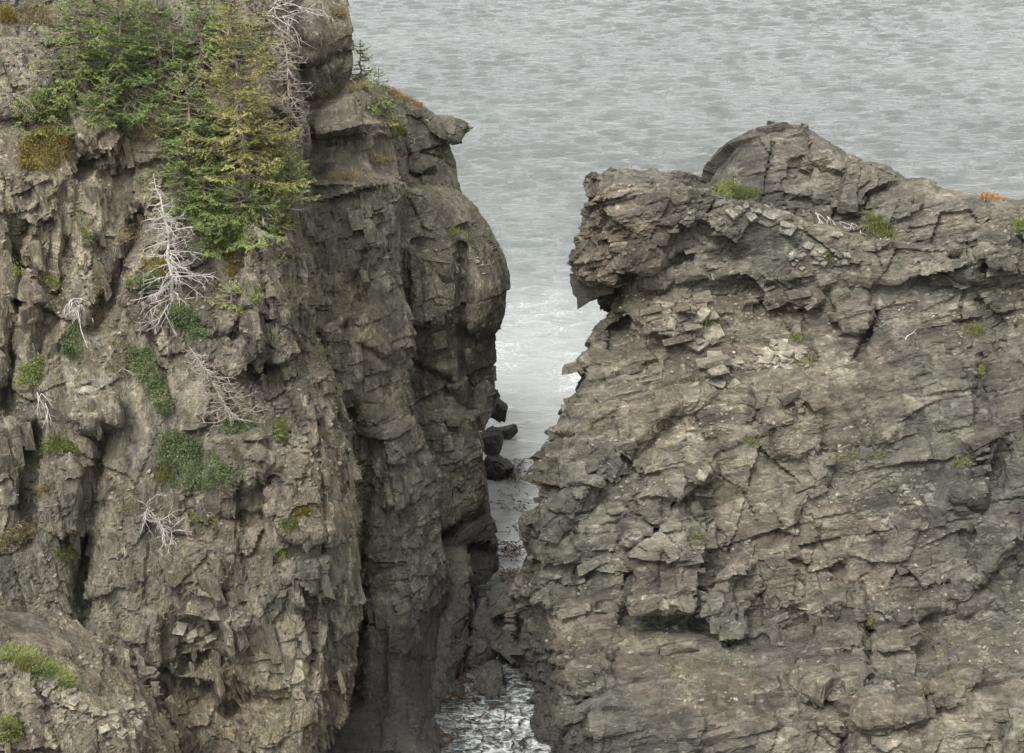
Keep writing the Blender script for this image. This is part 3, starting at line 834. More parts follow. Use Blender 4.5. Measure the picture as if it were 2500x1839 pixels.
SPRUCE = leaf_material("spruce_needles", [(0.1, (0.044, 0.074, 0.023)), (0.5, (0.117, 0.172, 0.048)), (0.95, (0.260, 0.326, 0.098))])
SPRUCE_Y = leaf_material("spruce_needles_yellowing", [(0.1, (0.065, 0.083, 0.025)), (0.5, (0.184, 0.190, 0.058)), (0.95, (0.377, 0.344, 0.121))])
SPRUCE_L = leaf_material("spruce_needles_pale", [(0.1, (0.058, 0.083, 0.030)), (0.5, (0.150, 0.190, 0.063)), (0.95, (0.299, 0.339, 0.116))])
GRASS = leaf_material("grass_green", [(0.1, (0.075, 0.100, 0.029)), (0.5, (0.150, 0.177, 0.057)), (0.95, (0.288, 0.277, 0.116))])
GRASS_Y = leaf_material("grass_straw", [(0.1, (0.105, 0.085, 0.044)), (0.5, (0.215, 0.180, 0.098)), (0.95, (0.365, 0.322, 0.195))])
HEATH = leaf_material("heath_leaves", [(0.1, (0.088, 0.045, 0.020)), (0.45, (0.144, 0.116, 0.033)), (0.95, (0.250, 0.212, 0.055))])
HEATH_SOIL = leaf_material("brown_litter", [(0.1, (0.060, 0.034, 0.022)), (0.5, (0.110, 0.070, 0.046)), (0.95, (0.190, 0.135, 0.090))], 0.1, 0.9)
MAT_GREEN = leaf_material("juniper_leaves", [(0.1, (0.040, 0.066, 0.029)), (0.5, (0.095, 0.132, 0.055)), (0.95, (0.206, 0.236, 0.101))])
DEADWOOD = wood_material("bleached_wood", (0.23, 0.21, 0.19), (0.43, 0.40, 0.365))
TWIGWOOD = wood_material("brown_twigs", (0.145, 0.120, 0.098), (0.32, 0.277, 0.235))
BARK = wood_material("spruce_bark", (0.085, 0.066, 0.054), (0.19, 0.155, 0.130))
LICHEN_O = leaf_material("orange_lichen", [(0.1, (0.15, 0.085, 0.040)), (0.6, (0.25, 0.150, 0.060)), (0.95, (0.31, 0.21, 0.10))], 0.0, 0.9)
KELP = leaf_material("kelp_blades", [(0.1, (0.010, 0.008, 0.006)), (0.6, (0.032, 0.020, 0.012)), (0.95, (0.085, 0.048, 0.026))], 0.1, 0.3)

def unit(a):
    a = np.asarray(a, float)
    return a / (np.linalg.norm(a, axis=-1, keepdims=True) + 1e-9)

def bough(leaf, wood, o, d, L, rng, dens=1.0, tip_up=0.25, shade0=0.3, size=1.0):
    """One flat conifer bough: a bent limb with paired needle twigs."""
    d = unit(d); up = np.array([0, 0, 1.0])
    side = unit(np.cross(d, up)); nrm = unit(np.cross(side, d))
    npt = 4
    t = np.linspace(0, 1, npt)
    sag = -0.10 * L * np.sin(t * 2.2) + tip_up * L * t ** 3
    P = o + d * (t * L)[:, None] + up * sag[:, None] + side * (0.08 * L * rng.normal() * t ** 2)[:, None]
    wood.tube(P, np.linspace(0.012 + 0.012 * L, 0.004, npt), 3)
    n = max(5, int(L / 0.036 * dens))
    s = rng.uniform(0.16, 1.0, n)
    keep = rng.random(n) < (0.35 + 0.65 * s)
    s = s[keep]; n = len(s)
    c = np.stack([np.interp(s, t, P[:, i]) for i in range(3)], -1)
    sg = np.where(rng.random(n) < 0.5, -1, 1)
    tl = np.clip((0.46 * (1 - s) * L + 0.07) * rng.uniform(0.5, 1.15, n), 0.05, 0.42)
    td = unit(d * rng.uniform(0.55, 1.0, n)[:, None] + side * (sg * rng.uniform(0.5, 1.0, n))[:, None] + up * rng.normal(-0.05, 0.12, n)[:, None])
    k = np.maximum(2, (tl / 0.026).astype(int))
    rep = np.repeat(np.arange(n), k)
    f = rng.random(len(rep))
    C = c[rep] + td[rep] * (tl[rep] * f)[:, None] + up * (-0.05 * f ** 2 * tl[rep])[:, None] + rng.normal(0, 0.010, (len(rep), 3))
    A = unit(td[rep] + rng.normal(0, 0.30, (len(rep), 3))) * (0.040 * size * rng.uniform(0.7, 1.35, len(rep)))[:, None]
    B = unit(np.cross(A, nrm + rng.normal(0, 0.55, (len(rep), 3)))) * (0.0115 * size * rng.uniform(0.7, 1.3, len(rep)))[:, None]
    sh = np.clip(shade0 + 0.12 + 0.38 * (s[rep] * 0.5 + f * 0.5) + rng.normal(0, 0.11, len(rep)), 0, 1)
    leaf.quads(C, A, B, sh)

def conifer(name, base, h, r, lean, seed, mat, label, group=None, dens=1.0, bare=0.08, wind=(0, 0), power=0.75, shade=0.25, spread=0.0):
    rng = np.random.default_rng(seed)
    root = empty(name, base, label, "tree", group)
    base = np.array(base)
    leaf, wood, trunk = Build(), Build(), Build()
    t = np.linspace(0, 1, 9)
    ln = np.array([lean[0], lean[1], 0.0])
    ax = lambda q: base + np.array([0, 0, h]) * q + ln * h * q ** 1.6
    tp = np.array([ax(q) for q in t]); tp[0] -= np.array([0, -0.1, 0.25])
    tp[1:-1] += rng.normal(0, 0.015 * h, (7, 3)) * np.array([1, 1, 0])
    trunk.tube(tp, np.linspace(0.022 * h + 0.02, 0.008, 9), 6)
    nw = max(5, int(h / 0.115))
    for i in range(nw):
        q = bare + (1 - bare) * (i + rng.random() * 0.8) / nw
        if q > 0.99:
            continue
        env = r * ((1 - q) ** power) + 0.10
        for _ in range(rng.integers(4, 7)):
            az = rng.uniform(0, 6.283)
            dv = np.array([math.cos(az), math.sin(az), 0])
            L = env * rng.uniform(0.5, 1.35) * (1 + wind[0] * dv[0] + wind[1] * dv[1])
            if L < 0.08:
                continue
            dv[2] = -0.12 + 0.6 * q ** 2 + rng.normal(0, 0.12)
            bough(leaf, wood, ax(q), dv, L, rng, dens, 0.18 + 0.1 * rng.random(), shade + 0.10 * rng.normal(), 1.0)
    # leader
    bough(leaf, wood, ax(0.93), np.array([ln[0], ln[1], 1.0]), 0.08 * h + 0.1, rng, dens * 1.5, 0.0, shade + 0.1)
    b = tuple(base)
    link("trunk", trunk.mesh("trunk", b), BARK, root)
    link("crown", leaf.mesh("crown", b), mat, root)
    link("limbs", wood.mesh("limbs", b), BARK, root)
    return root

def dead_branch(w, o, d, L, rad, rng, depth=2, droop=-0.1, kink=0.16, sides=4):
    d = unit(d)
    n = 6 if depth > 1 else 4
    P = [np.array(o, float)]
    for i in range(n):
        d = unit(d + rng.normal(0, kink, 3) + np.array([0, 0, droop / n]))
        P.append(P[-1] + d * L / n)
    P = np.array(P)
    w.tube(P, np.linspace(rad, rad * 0.28, n + 1), sides)
    if depth > 0:
        for _ in range(rng.integers(3, 6)):
            i = rng.integers(1, n)
            a = unit(P[i + 1] - P[i])
            s = unit(np.cross(a, rng.normal(0, 1, 3)))
            dead_branch(w, P[i], a * 0.75 + s * 0.7, L * rng.uniform(0.25, 0.5), rad * 0.5, rng, depth - 1, droop, kink, 3)

def dead_conifer(name, base, tip, r, seed, mat, label, n=60, low=0.05, power=0.7, rad=0.05, depth=2, droop=-0.05):
    """A standing dead spruce: grey pole with bare crooked boughs."""
    rng = np.random.default_rng(seed)
    root = empty(name, base, label, "dead tree")
    base, tip = np.array(base), np.array(tip)
    h = np.linalg.norm(tip - base)
    tr, br = Build(), Build()
    t = np.linspace(0, 1, 12)
    bend = np.array([0.04, 0, 0]) * h
    P = base + (tip - base) * t[:, None] + bend * np.sin(t * math.pi)[:, None] + rng.normal(0, 0.008 * h, (12, 3))
    tr.tube(P, np.linspace(rad, 0.009, 12), 7)
    for i in range(n):
        q = low + (0.97 - low) * ((i + rng.random()) / n) ** 1.1
        o = np.array([np.interp(q, t, P[:, k]) for k in range(3)])
        az = rng.uniform(0, 6.283)
        L = (r * (1 - q) ** power + 0.06) * rng.uniform(0.5, 1.1)
        dv = np.array([math.cos(az), math.sin(az) * 0.8 - 0.15, rng.normal(-0.02, 0.16)])
        dead_branch(br, o, dv, L, 0.008 + 0.008 * L, rng, depth if L > 0.35 else 1, droop)
    b = tuple(base)
    link("trunk", tr.mesh("trunk", b), mat, root)
    link("limbs", br.mesh("limbs", b), mat, root)
    return root

def bare_limbs(name, spots, seed, mat, label, cat="branch", L=(0.5, 1.2), n=3, dirs=None, rad=0.014, droop=-0.2, depth=2):
    """A tangle of bare boughs rooted at surveyed spots on the rock."""
    rng = np.random.default_rng(seed)
    w = Build()
    org = None
    for (u, v) in spots:
        g = ground(u, v)
        if g is None:
            continue
        p = np.array(g[0]) + np.array(g[1]) * 0.02
        if org is None:
            org = tuple(p)
        for _ in range(n):
            d = np.array(dirs if dirs else (0, -0.3, 0.3)) + rng.normal(0, 0.45, 3) + 0.35 * np.array(g[1])
            dead_branch(w, p, d, rng.uniform(*L), rad * rng.uniform(0.7, 1.3), rng, depth, droop, 0.2)
    return link(name, w.mesh(name), mat, label=label, cat=cat)

def turf(name, poly, n, seed, mat, label, cat="grass", blade=0.13, width=0.009, lift=0.02, group=None, style='grass', droop=0.4):
    """A mat of plants growing on the rock inside a surveyed outline: grass blades or small-leaved shrub."""
    rng = np.random.default_rng(seed)
    b = Build()
    C, N = [], []
    pts = sample_poly(poly, n, rng)
    for (u, v) in pts:
        g = ground(u, v)
        if g is not None:
            C.append(g[0]); N.append(g[1])
    if not C:
        return None
    C = np.array(C); N = np.array(N)
    med = np.median(C[:, 1]); ok = np.abs(C[:, 1] - med) < 2.2
    C, N = C[ok], N[ok]
    up = np.array([0, 0, 1.0])
    cl = 0.5 + 0.5 * vnoise(C / 0.33, seed)
    if style == 'grass':
        m = 7
        rep = np.repeat(np.arange(len(C)), m)
        D = unit(up * 0.8 + N[rep] * 0.5 + rng.normal(0, 0.42, (len(rep), 3)) + np.array([0, -0.1, 0]))
        Ln = blade * rng.uniform(0.5, 1.3, len(rep)) * (0.5 + cl[rep])
        mid = C[rep] + rng.normal(0, 0.035, (len(rep), 3)) + D * (Ln * 0.4)[:, None]
        W = unit(np.cross(D, rng.normal(0, 1, (len(rep), 3)))) * (width * rng.uniform(0.7, 1.4, len(rep)))[:, None]
        b.quads(mid, D * (Ln * 0.5)[:, None], W, np.clip(0.25 + 0.4 * cl[rep] + rng.normal(0, 0.16, len(rep)), 0, 1))
        D2 = unit(D + np.array([0, 0, -droop * 1.6]) + N[rep] * 0.4)
        b.quads(mid + D * (Ln * 0.42)[:, None] + D2 * (Ln * 0.3)[:, None], D2 * (Ln * 0.34)[:, None], W * 0.8, np.clip(0.4 + 0.4 * cl[rep] + rng.normal(0, 0.16, len(rep)), 0, 1))
    else:
        m = 16
        rep = np.repeat(np.arange(len(C)), m)
        hgt = lift * (0.35 + 1.3 * cl[rep]) * rng.random(len(rep)) ** 0.5
        c = C[rep] + rng.normal(0, 0.05, (len(rep), 3)) + (N[rep] * 0.75 + up * 0.5) * hgt[:, None]
        A = unit(rng.normal(0, 0.6, (len(rep), 3)) + up * 0.5 + N[rep] * 0.3) * (blade * rng.uniform(0.6, 1.3, len(rep)))[:, None]
        W = unit(np.cross(A, rng.normal(0, 1, (len(rep), 3)))) * (width * rng.uniform(0.7, 1.3, len(rep)))[:, None]
        b.quads(c, A, W, np.clip(0.15 + 0.35 * cl[rep] + 0.4 * hgt / (lift * 1.65 + 1e-6) + rng.normal(0, 0.12, len(rep)), 0, 1))
    return link(name, b.mesh(name), mat, label=label, cat=cat, group=group)

# ------------------------------------------------------------------ stones
def block_mesh(name, seed, flat=0.4, tint=0.6):
    """An angular, split-faced rock piece about one metre across: convex hull of a jittered, chipped slab."""
    import bmesh
    rng = np.random.default_rng(seed)
    bm = bmesh.new()
    for sx in (-1, 1):
        for sy in (-1, 1):
            for sz in (-1, 1):
                p = np.array([sx, sy, sz * flat]) * 0.5 * rng.uniform(0.62, 1.0, 3)
                bm.verts.new(p)
    for _ in range(5):
        p = rng.normal(0, 1, 3); p /= np.abs(p).max()
        bm.verts.new(p * np.array([0.5, 0.5, 0.5 * flat]) * rng.uniform(0.8, 1.05))
    r = bmesh.ops.convex_hull(bm, input=bm.verts[:])
    junk = {e for e in r["geom_interior"] + r["geom_unused"] if isinstance(e, bmesh.types.BMVert)}
    bmesh.ops.delete(bm, geom=list(junk), context='VERTS')
    bmesh.ops.recalc_face_normals(bm, faces=bm.faces)
    me = bpy.data.meshes.new(name)
    bm.to_mesh(me); bm.free()
    set_attr(me, "tint", np.full(len(me.vertices), tint))
    return me

def rock_piece(name, me, pos, size, rot, parent=None, **kw):
    o = link(name, me, None, parent, **kw)
    o.location = pos; o.scale = size; o.rotation_euler = rot
    return o

def facing(parent, mat, seed, n, frame, dims, smin, smax, nparts, ymax, power=0.55, thresh=-0.25):
    """Joint-bounded slabs and chips standing proud of a cliff face, lying with its cleavage. The largest are parts of their own."""
    rng = np.random.default_rng(seed)
    me = parent.data
    N_ = len(me.vertices)
    P = np.empty(N_ * 3, np.float32); me.vertices.foreach_get("co", P); P = P.reshape(-1, 3).astype(float)
    Nn = np.empty(N_ * 3, np.float32); me.vertices.foreach_get("normal", Nn); Nn = Nn.reshape(-1, 3).astype(float)
    pool = np.nonzero((Nn[:, 1] < 0.25) & (P[:, 1] < ymax) & (P[:, 2] > -0.3) & (np.abs(P[:, 0]) < 0.29 * P[:, 1] + 1.0))[0]
    pool = pool[vnoise(P[pool] / 1.7, seed) + 0.4 * rng.random(len(pool)) > thresh]
    pick = rng.choice(pool, n, replace=False)
    size = np.clip(smin * rng.random(n) ** -power, smin, smax)
    order = np.argsort(-size); pick, size = pick[order], size[order]
    kinds = []
    for i in range(12):
        m = block_mesh("rock_slab", seed * 100 + i, 1.0, rng.uniform(0.3, 0.8)); m.materials.append(mat)
        m.calc_loop_triangles()
        kinds.append((m, np.array([v.co for v in m.vertices]), np.array([t.vertices for t in m.loop_triangles])))
    base = np.array(frame).T
    VV, FF, TT, off = [], [], [], 0
    for j in range(n):
        s_ = size[j]
        d = np.array(dims) * s_ * rng.uniform(0.7, 1.3, 3)
        e = rng.normal(0, 0.13, 3)
        R = np.array((Matrix.Rotation(e[0], 3, 'X') @ Matrix.Rotation(e[1], 3, 'Y') @ Matrix.Rotation(e[2], 3, 'Z'))) @ base
        nr = Nn[pick[j]]
        reach = float(np.abs(nr @ R) @ d) * 0.5
        c = P[pick[j]] - nr * (reach - min(reach * rng.uniform(0.15, 0.5), 0.15))
        m, kv, kf = kinds[int(rng.integers(12))]
        if j < nparts:
            rock_piece("rock_slab", m, c, d, Matrix(R.tolist()).to_euler(), parent)
        else:
            VV.append((kv * d) @ R.T + c); FF.append(kf + off); off += len(kv); TT.append(np.full(len(kv), rng.uniform(0.2, 0.85)))
    sm = new_mesh("rock_chips", np.vstack(VV), np.vstack(FF))
    T = np.concatenate(TT)
    if len(T) == len(sm.vertices):
        set_attr(sm, "tint", T)
    link("rock_chips", sm, mat, parent, kind="stuff")

def boulder(name, center, size, seed, mat, label, cat="boulder", rot=0.0, amp=0.22, parent=None):
    import bmesh
    bm = bmesh.new()
    bmesh.ops.create_icosphere(bm, subdivisions=5, radius=1.0)
    me = bpy.data.meshes.new(name); bm.to_mesh(me); bm.free()
    n = len(me.vertices)
    P = np.empty(n * 3, np.float32); me.vertices.foreach_get("co", P); P = P.reshape(-1, 3).astype(float)
    rng = np.random.default_rng(seed)
    nrm = unit(rng.normal(0, 1, (16, 3)) * np.array([1, 1, 0.9])); off = rng.uniform(0.45, 0.82, 16)
    for a, o in zip(nrm, off):                       # split faces
        d = P @ a
        P = np.where((d > o)[:, None], P - np.outer(d - o, a) * 0.92, P)
    P *= np.array(size)
    c, s_ = math.cos(rot), math.sin(rot)
    P = P @ np.array([[c, s_, 0], [-s_, c, 0], [0, 0, 1]])
    h, r, b = cells(P / 0.45, seed)
    P *= (1 + (amp * 0.9 * (rnd(h, 4) - 0.5) + 0.10 * fbm(P / 0.35, 4, seed)))[:, None]
    me.vertices.foreach_set("co", P.astype(np.float32).ravel()); me.update()
    set_attr(me, "tint", np.clip(0.5 + 0.4 * (rnd(h, 8) - 0.5), 0, 1))
    o = link(name, me, mat, parent, label=label, cat=cat)
    o.location = center
    return o

# proud slabs on the faces
facing(cliff_far, ROCK_R, 21, 3400, FR_R, (1.25, 1.0, 0.44), 0.16, 0.75, 230, 60)
facing(hump, ROCK_R, 22, 500, FR_R, (1.25, 1.0, 0.44), 0.15, 0.55, 50, 64)
facing(cliff_near, ROCK_L, 23, 3000, FR_L, (1.6, 0.95, 0.40), 0.16, 0.70, 220, 54)
facing(cliff_rear, ROCK_M, 24, 1500, FR_M, (0.9, 0.8, 1.15), 0.15, 0.55, 120, 60, thresh=0.0)
facing(headland, ROCK_M, 25, 1300, FR_M, (0.95, 0.85, 1.0), 0.15, 0.60, 100, 66)
facing(knoll, ROCK_L, 26, 500, FR_L, (1.5, 0.9, 0.42), 0.11, 0.35, 60, 43)

# ------------------------------------------------------------------ boulders in and beyond the cleft
boulder("chockstone", tuple(survey(1228, 1462, 53.8)), (0.78, 0.8, 0.62), 41, ROCK_M, "pale angular boulder wedged between the walls of the cleft", rot=0.3)
boulder("chockstone", tuple(survey(1258, 1432, 55.0)), (0.62, 0.6, 0.36), 42, ROCK_M, "smaller slab of rock lying behind the wedged boulder")
boulder("boulder", tuple(survey(1208, 1530, 53.9)), (1.15, 1.0, 0.95), 43, ROCK_M, "dark boulder added to fill the shade under the wedged boulder")  # this and the next two: added infill for the dark void under the chockstone
boulder("boulder", tuple(survey(1240, 1575, 53.2)), (0.8, 0.8, 0.7), 54, ROCK_M, "black boulder low in the cleft against the bedded cliff")
boulder("boulder", tuple(survey(1168, 1590, 53.2)), (0.75, 0.8, 0.65), 55, ROCK_M, "black boulder low in the cleft against the headland wall")
boulder("boulder", tuple(survey(1200, 1655, 51.5)), (0.66, 0.85, 0.62), 44, ROCK_M, "black weedy rock awash in the foam of the cleft")
boulder("boulder", tuple(survey(1100, 1690, 51.4)), (0.8, 1.0, 0.6), 45, ROCK_M, "dark boulder at the foot of the pillar beside the foam")
boulder("boulder", tuple(survey(1246, 1346, 61.8)), (0.95, 0.7, 0.45), 46, ROCK_M, "weed covered rock in the water at the neck of the cleft")
boulder("boulder", tuple(survey(1206, 1150, 67.8)), (0.78, 1.1, 0.85), 47, ROCK_M, "dark rock with weedy foot standing off the headland")
boulder("boulder", tuple(survey(1206, 1075, 69.0)), (0.62, 0.9, 0.7), 48, ROCK_M, "dark rounded rock between the headland ledge and the weedy rock")
boulder("boulder", tuple(survey(1240, 1052, 71.2)), (0.6, 0.55, 0.4), 49, ROCK_M, "low brown skerry sticking out past the headland")
boulder("boulder", tuple(survey(1222, 1000, 70.4)), (0.5, 0.6, 0.75), 50, ROCK_M, "upright dark rock at the foot of the headland")
boulder("rock_pinnacle", tuple(survey(1186, 985, 60.4)), (0.5, 0.5, 1.1), 51, ROCK_M, "pale leaning rock blade at the end of the headland ledge", cat="rock")
g = ground(1022, 388)
boulder("boulder", tuple(g[0] + g[1] * 0.2), (0.55, 0.45, 0.42), 52, ROCK_M, "pale pointed boulder resting on the headland ledge")
b_ = np.array(survey(1096, 318, 62.8))
boulder("overhanging_block", tuple(b_), (0.85, 0.7, 0.5), 53, ROCK_M, "grey block jutting out over the sea from the headland", rot=0.2, cat="rock")

# the hanging tooth under the prow
def tooth():
    out = [(1390, 668), (1500, 664), (1498, 716), (1470, 722), (1442, 732), (1410, 756), (1408, 728), (1398, 718), (1396, 700)]
    F = survey([p[0] for p in out], [p[1] for p in out], 57.7)
    B = F + np.array([0.25, 0.9, -0.28]); B = B.mean(0) + (B - B.mean(0)) * 0.7
    n = len(out)
    faces = [tuple(range(n)), tuple(range(2 * n - 1, n - 1, -1))] + [((i + 1) % n, i, i + n, (i + 1) % n + n) for i in range(n)]
    me = new_mesh("hanging_slab", np.vstack([F, B]), faces)
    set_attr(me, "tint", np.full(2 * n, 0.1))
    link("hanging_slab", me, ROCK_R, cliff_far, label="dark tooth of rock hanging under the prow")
tooth()

# ------------------------------------------------------------------ loose stones
def scatter_stones(poly, n, seed, size, label, group, mat, flat=0.3):
    rng = np.random.default_rng(seed)
    kinds = []
    for i in range(6):
        me = block_mesh("loose_stone", seed * 50 + i, flat, rng.uniform(0.7, 1.0)); me.materials.append(mat); kinds.append(me)
    made = []
    for (u, v) in sample_poly(poly, n, rng):
        g = ground(u, v)
        if g is None:
            continue
        s = size * math.exp(rng.normal(0, 0.4))
        q = Vector(unit(np.array(g[1]) * 0.5 + np.array([0, -0.15, 0.8]) + rng.normal(0, 0.2, 3))).to_track_quat('Z', 'Y')
        e = (q.to_matrix() @ Matrix.Rotation(rng.uniform(0, 6.28), 3, 'Z')).to_euler()
        made.append(rock_piece("loose_stone", kinds[int(rng.integers(6))], g[0] + Vector((0, -0.02, s * 0.08)), (s * rng.uniform(0.9, 1.6), s, s * rng.uniform(0.7, 1.3)), e,
                   label=label, cat="stone", group=group))
    body = label.split(" ", 1)[1]
    for word, key in (("largest", lambda o: o.scale.x), ("topmost", lambda o: o.location.z), ("lowest", lambda o: -o.location.z), ("leftmost", lambda o: -o.location.x), ("rightmost", lambda o: o.location.x)):
        rest = [o for o in made if o["label"] == label]
        if len(rest) > 1:
            max(rest, key=key)["label"] = word + " " + label

STONE = rock_material("pale_split_stone", (1, 1, 1), (0, 0, 0), purple=0.1, lichen=0.2)
scatter_stones([(1830, 845), (1900, 830), (1960, 850), (1970, 890), (1900, 905), (1840, 880)], 46, 31, 0.24, "pale flat stone in the scree heap on the bedded cliff's ledge", "scree heap stones", STONE)
scatter_stones([(1640, 770), (1720, 740), (1760, 800), (1700, 850), (1640, 840)], 24, 32, 0.28, "grey broken stone piled below the short grass of the bedded cliff", "piled stones below the prow", STONE)
scatter_stones([(1735, 870), (1800, 850), (1800, 960), (1740, 960)], 9, 33, 0.42, "large pale slab fallen just beside the scree heap", "fallen slabs by the scree heap", STONE)
scatter_stones([(1880, 610), (1980, 600), (2080, 620), (2060, 650), (1900, 660)], 22, 34, 0.24, "pale stone on the narrow upper ledge of the bedded cliff", "upper ledge stones", STONE)
scatter_stones([(1690, 1150), (1760, 1140), (1760, 1200), (1680, 1210)], 9, 35, 0.22, "small white stone on the lower middle ledge of the bedded cliff", "lower ledge stones", STONE)
scatter_stones([(1780, 490), (1900, 520), (2080, 560), (2060, 580), (1900, 560), (1790, 520)], 16, 36, 0.26, "grey stone lying under the driftwood below the hump", "stones under the driftwood", STONE)
scatter_stones([(80, 1640), (150, 1660), (240, 1740), (230, 1790), (130, 1720), (70, 1690)], 18, 37, 0.15, "pale stone at the grassy edge of the near knoll", "knoll stones", STONE)
scatter_stones([(240, 1700), (330, 1730), (350, 1820), (240, 1839)], 14, 38, 0.16, "grey stone on the bare shoulder of the near knoll", "knoll shoulder stones", STONE)
scatter_stones([(2190, 1190), (2290, 1180), (2280, 1230), (2190, 1230)], 9, 39, 0.2, "stone lodged in the short cleft right of the bedded cliff's middle", "lodged stones", STONE)
scatter_stones([(210, 930), (290, 930), (290, 965), (200, 965)], 5, 40, 0.3, "pale slab on the square block of the near cliff", "slabs on the square block", STONE)
scatter_stones([(440, 1530), (560, 1545), (540, 1570), (440, 1560)], 5, 61, 0.28, "pale flat stone on the low ledge of the near cliff", "low ledge stones", STONE)

# ------------------------------------------------------------------ living conifers
def at_ground(u, v, only=None):
    g = ground(u, v, only)
    return np.array(g[0]) - np.array(g[1]) * 0.08

NC = ("near_cliff",)
trees = [
    ("spruce_tree", 600, 478, 5.5, 1.55, (-0.03, 0.0), SPRUCE_Y, "tall yellowing spruce, the highest tree on the near cliff", 0.95, 0.10, 0.28),
    ("spruce_tree", 205, 245, 3.7, 1.35, (0.0, 0.0), SPRUCE_L, "pale green spruce at the outer edge of the tree clump beside bare rock", 0.9, 0.02, 0.22),
    ("spruce_tree", 300, 265, 3.2, 1.55, (0.03, -0.05), SPRUCE, "dark green spruce with layered boughs in the tree clump's middle", 1.0, 0.02, 0.12),
    ("spruce_tree", 395, 205, 2.6, 1.25, (0.0, 0.0), SPRUCE, "bright green spruce above the bare brown boughs", 0.9, 0.02, 0.2),
    ("spruce_tree", 255, 290, 1.1, 1.05, (0.1, -0.1), SPRUCE, "low dark spruce drooping over the pointed rock", 1.0, 0.0, 0.18),
    ("spruce_tree", 490, 215, 2.8, 1.15, (0.0, 0.0), SPRUCE, "mid green spruce just beside the tall yellowing one", 0.9, 0.04, 0.2),
    ("spruce_tree", 470, 330, 1.6, 1.35, (-0.1, -0.1), SPRUCE_L, "spreading spruce with flat boughs over the red soil", 0.9, 0.04, 0.2),
    ("spruce_tree", 520, 400, 1.5, 1.2, (0.0, -0.1), SPRUCE, "dark stunted spruce below the red soil slope", 0.9, 0.0, 0.16),
    ("spruce_tree", 690, 470, 1.6, 0.80, (0.05, -0.1), SPRUCE_L, "small spruce hanging at the cliff's outer rim below the tall one", 1.0, 0.0, 0.28),
    ("spruce_tree", 445, 475, 1.5, 0.95, (0.0, -0.1), SPRUCE, "green stunted spruce above the bleached dead tree's tip", 0.9, 0.0, 0.18),
    ("spruce_tree", 590, 560, 1.3, 1.55, (0.0, -0.15), SPRUCE_L, "wide mat-like spruce draped below the tree clump", 1.0, 0.0, 0.2),
    ("spruce_tree", 550, 615, 0.9, 1.15, (0.0, -0.15), SPRUCE, "lowest mat-like spruce of the clump above the grey buttress", 1.0, 0.0, 0.22),
    ("spruce_tree", 125, 300, 0.8, 1.15, (0.0, -0.1), SPRUCE_L, "wind-flattened spruce over the heath shrub", 1.1, 0.0, 0.3),
    ("spruce_tree", 655, 165, 1.5, 0.65, (0.0, 0.0), SPRUCE_L, "thin spruce beside the grey dead tree near the top", 0.8, 0.0, 0.28),
    ("spruce_tree", 570, 745, 0.62, 0.42, (0.0, -0.1), SPRUCE_L, "bright little spruce seedling at the dead tree's foot", 1.2, 0.0, 0.45),
    ("spruce_tree", 345, 130, 2.0, 1.2, (0.0, 0.0), SPRUCE_L, "spruce with pale tips behind the dark layered one", 0.9, 0.0, 0.25),
    ("spruce_tree", 250, 90, 1.8, 1.1, (0.0, 0.0), SPRUCE, "spruce cut by the picture's top edge beside the pale one", 0.9, 0.0, 0.2),
    ("spruce_tree", 545, 150, 2.2, 0.9, (0.0, 0.0), SPRUCE, "slim green spruce tucked behind the tall yellowing one's top", 0.9, 0.0, 0.2),
    ("spruce_tree", 640, 350, 1.3, 0.95, (0.1, -0.1), SPRUCE_Y, "young yellow-green spruce leaning out at the tall one's right side", 1.0, 0.0, 0.35),
    ("spruce_tree", 430, 405, 1.0, 1.0, (0.0, -0.1), SPRUCE_L, "low flat spruce above the grey rock slab", 0.9, 0.0, 0.22),
    ("spruce_tree", 500, 520, 1.2, 1.2, (0.0, -0.15), SPRUCE, "stunted spruce right of the bleached dead tree", 1.0, 0.0, 0.18),
    ("spruce_tree", 650, 560, 0.8, 0.9, (0.0, -0.15), SPRUCE_L, "prostrate spruce at the outer end of the lower mats", 1.0, 0.0, 0.2),
    ("spruce_tree", 60, 290, 0.6, 0.8, (0.0, -0.1), SPRUCE_L, "prostrate spruce at the picture's edge above the heath shrub", 0.9, 0.0, 0.3),
]
for i, (nm, u, v, h, r, lean, mat, lab, dn, bare, sh) in enumerate(trees):
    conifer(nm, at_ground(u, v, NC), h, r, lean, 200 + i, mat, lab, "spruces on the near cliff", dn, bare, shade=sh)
for i, (u, v, h, r, lab) in enumerate(((882, 208, 1.35, 0.55, "upper of two small spruces against the sea on the crag step"), (928, 285, 1.45, 0.60, "lower of two small spruces against the sea, beside orange lichen"))):
    g = ground(u, v)
    conifer("spruce_tree", np.array(g[0]) - np.array(g[1]) * 0.05, h, r, (0.02, 0), 240 + i, SPRUCE_L, lab, "small spruces on the headland", 1.3, 0.0, shade=0.25)

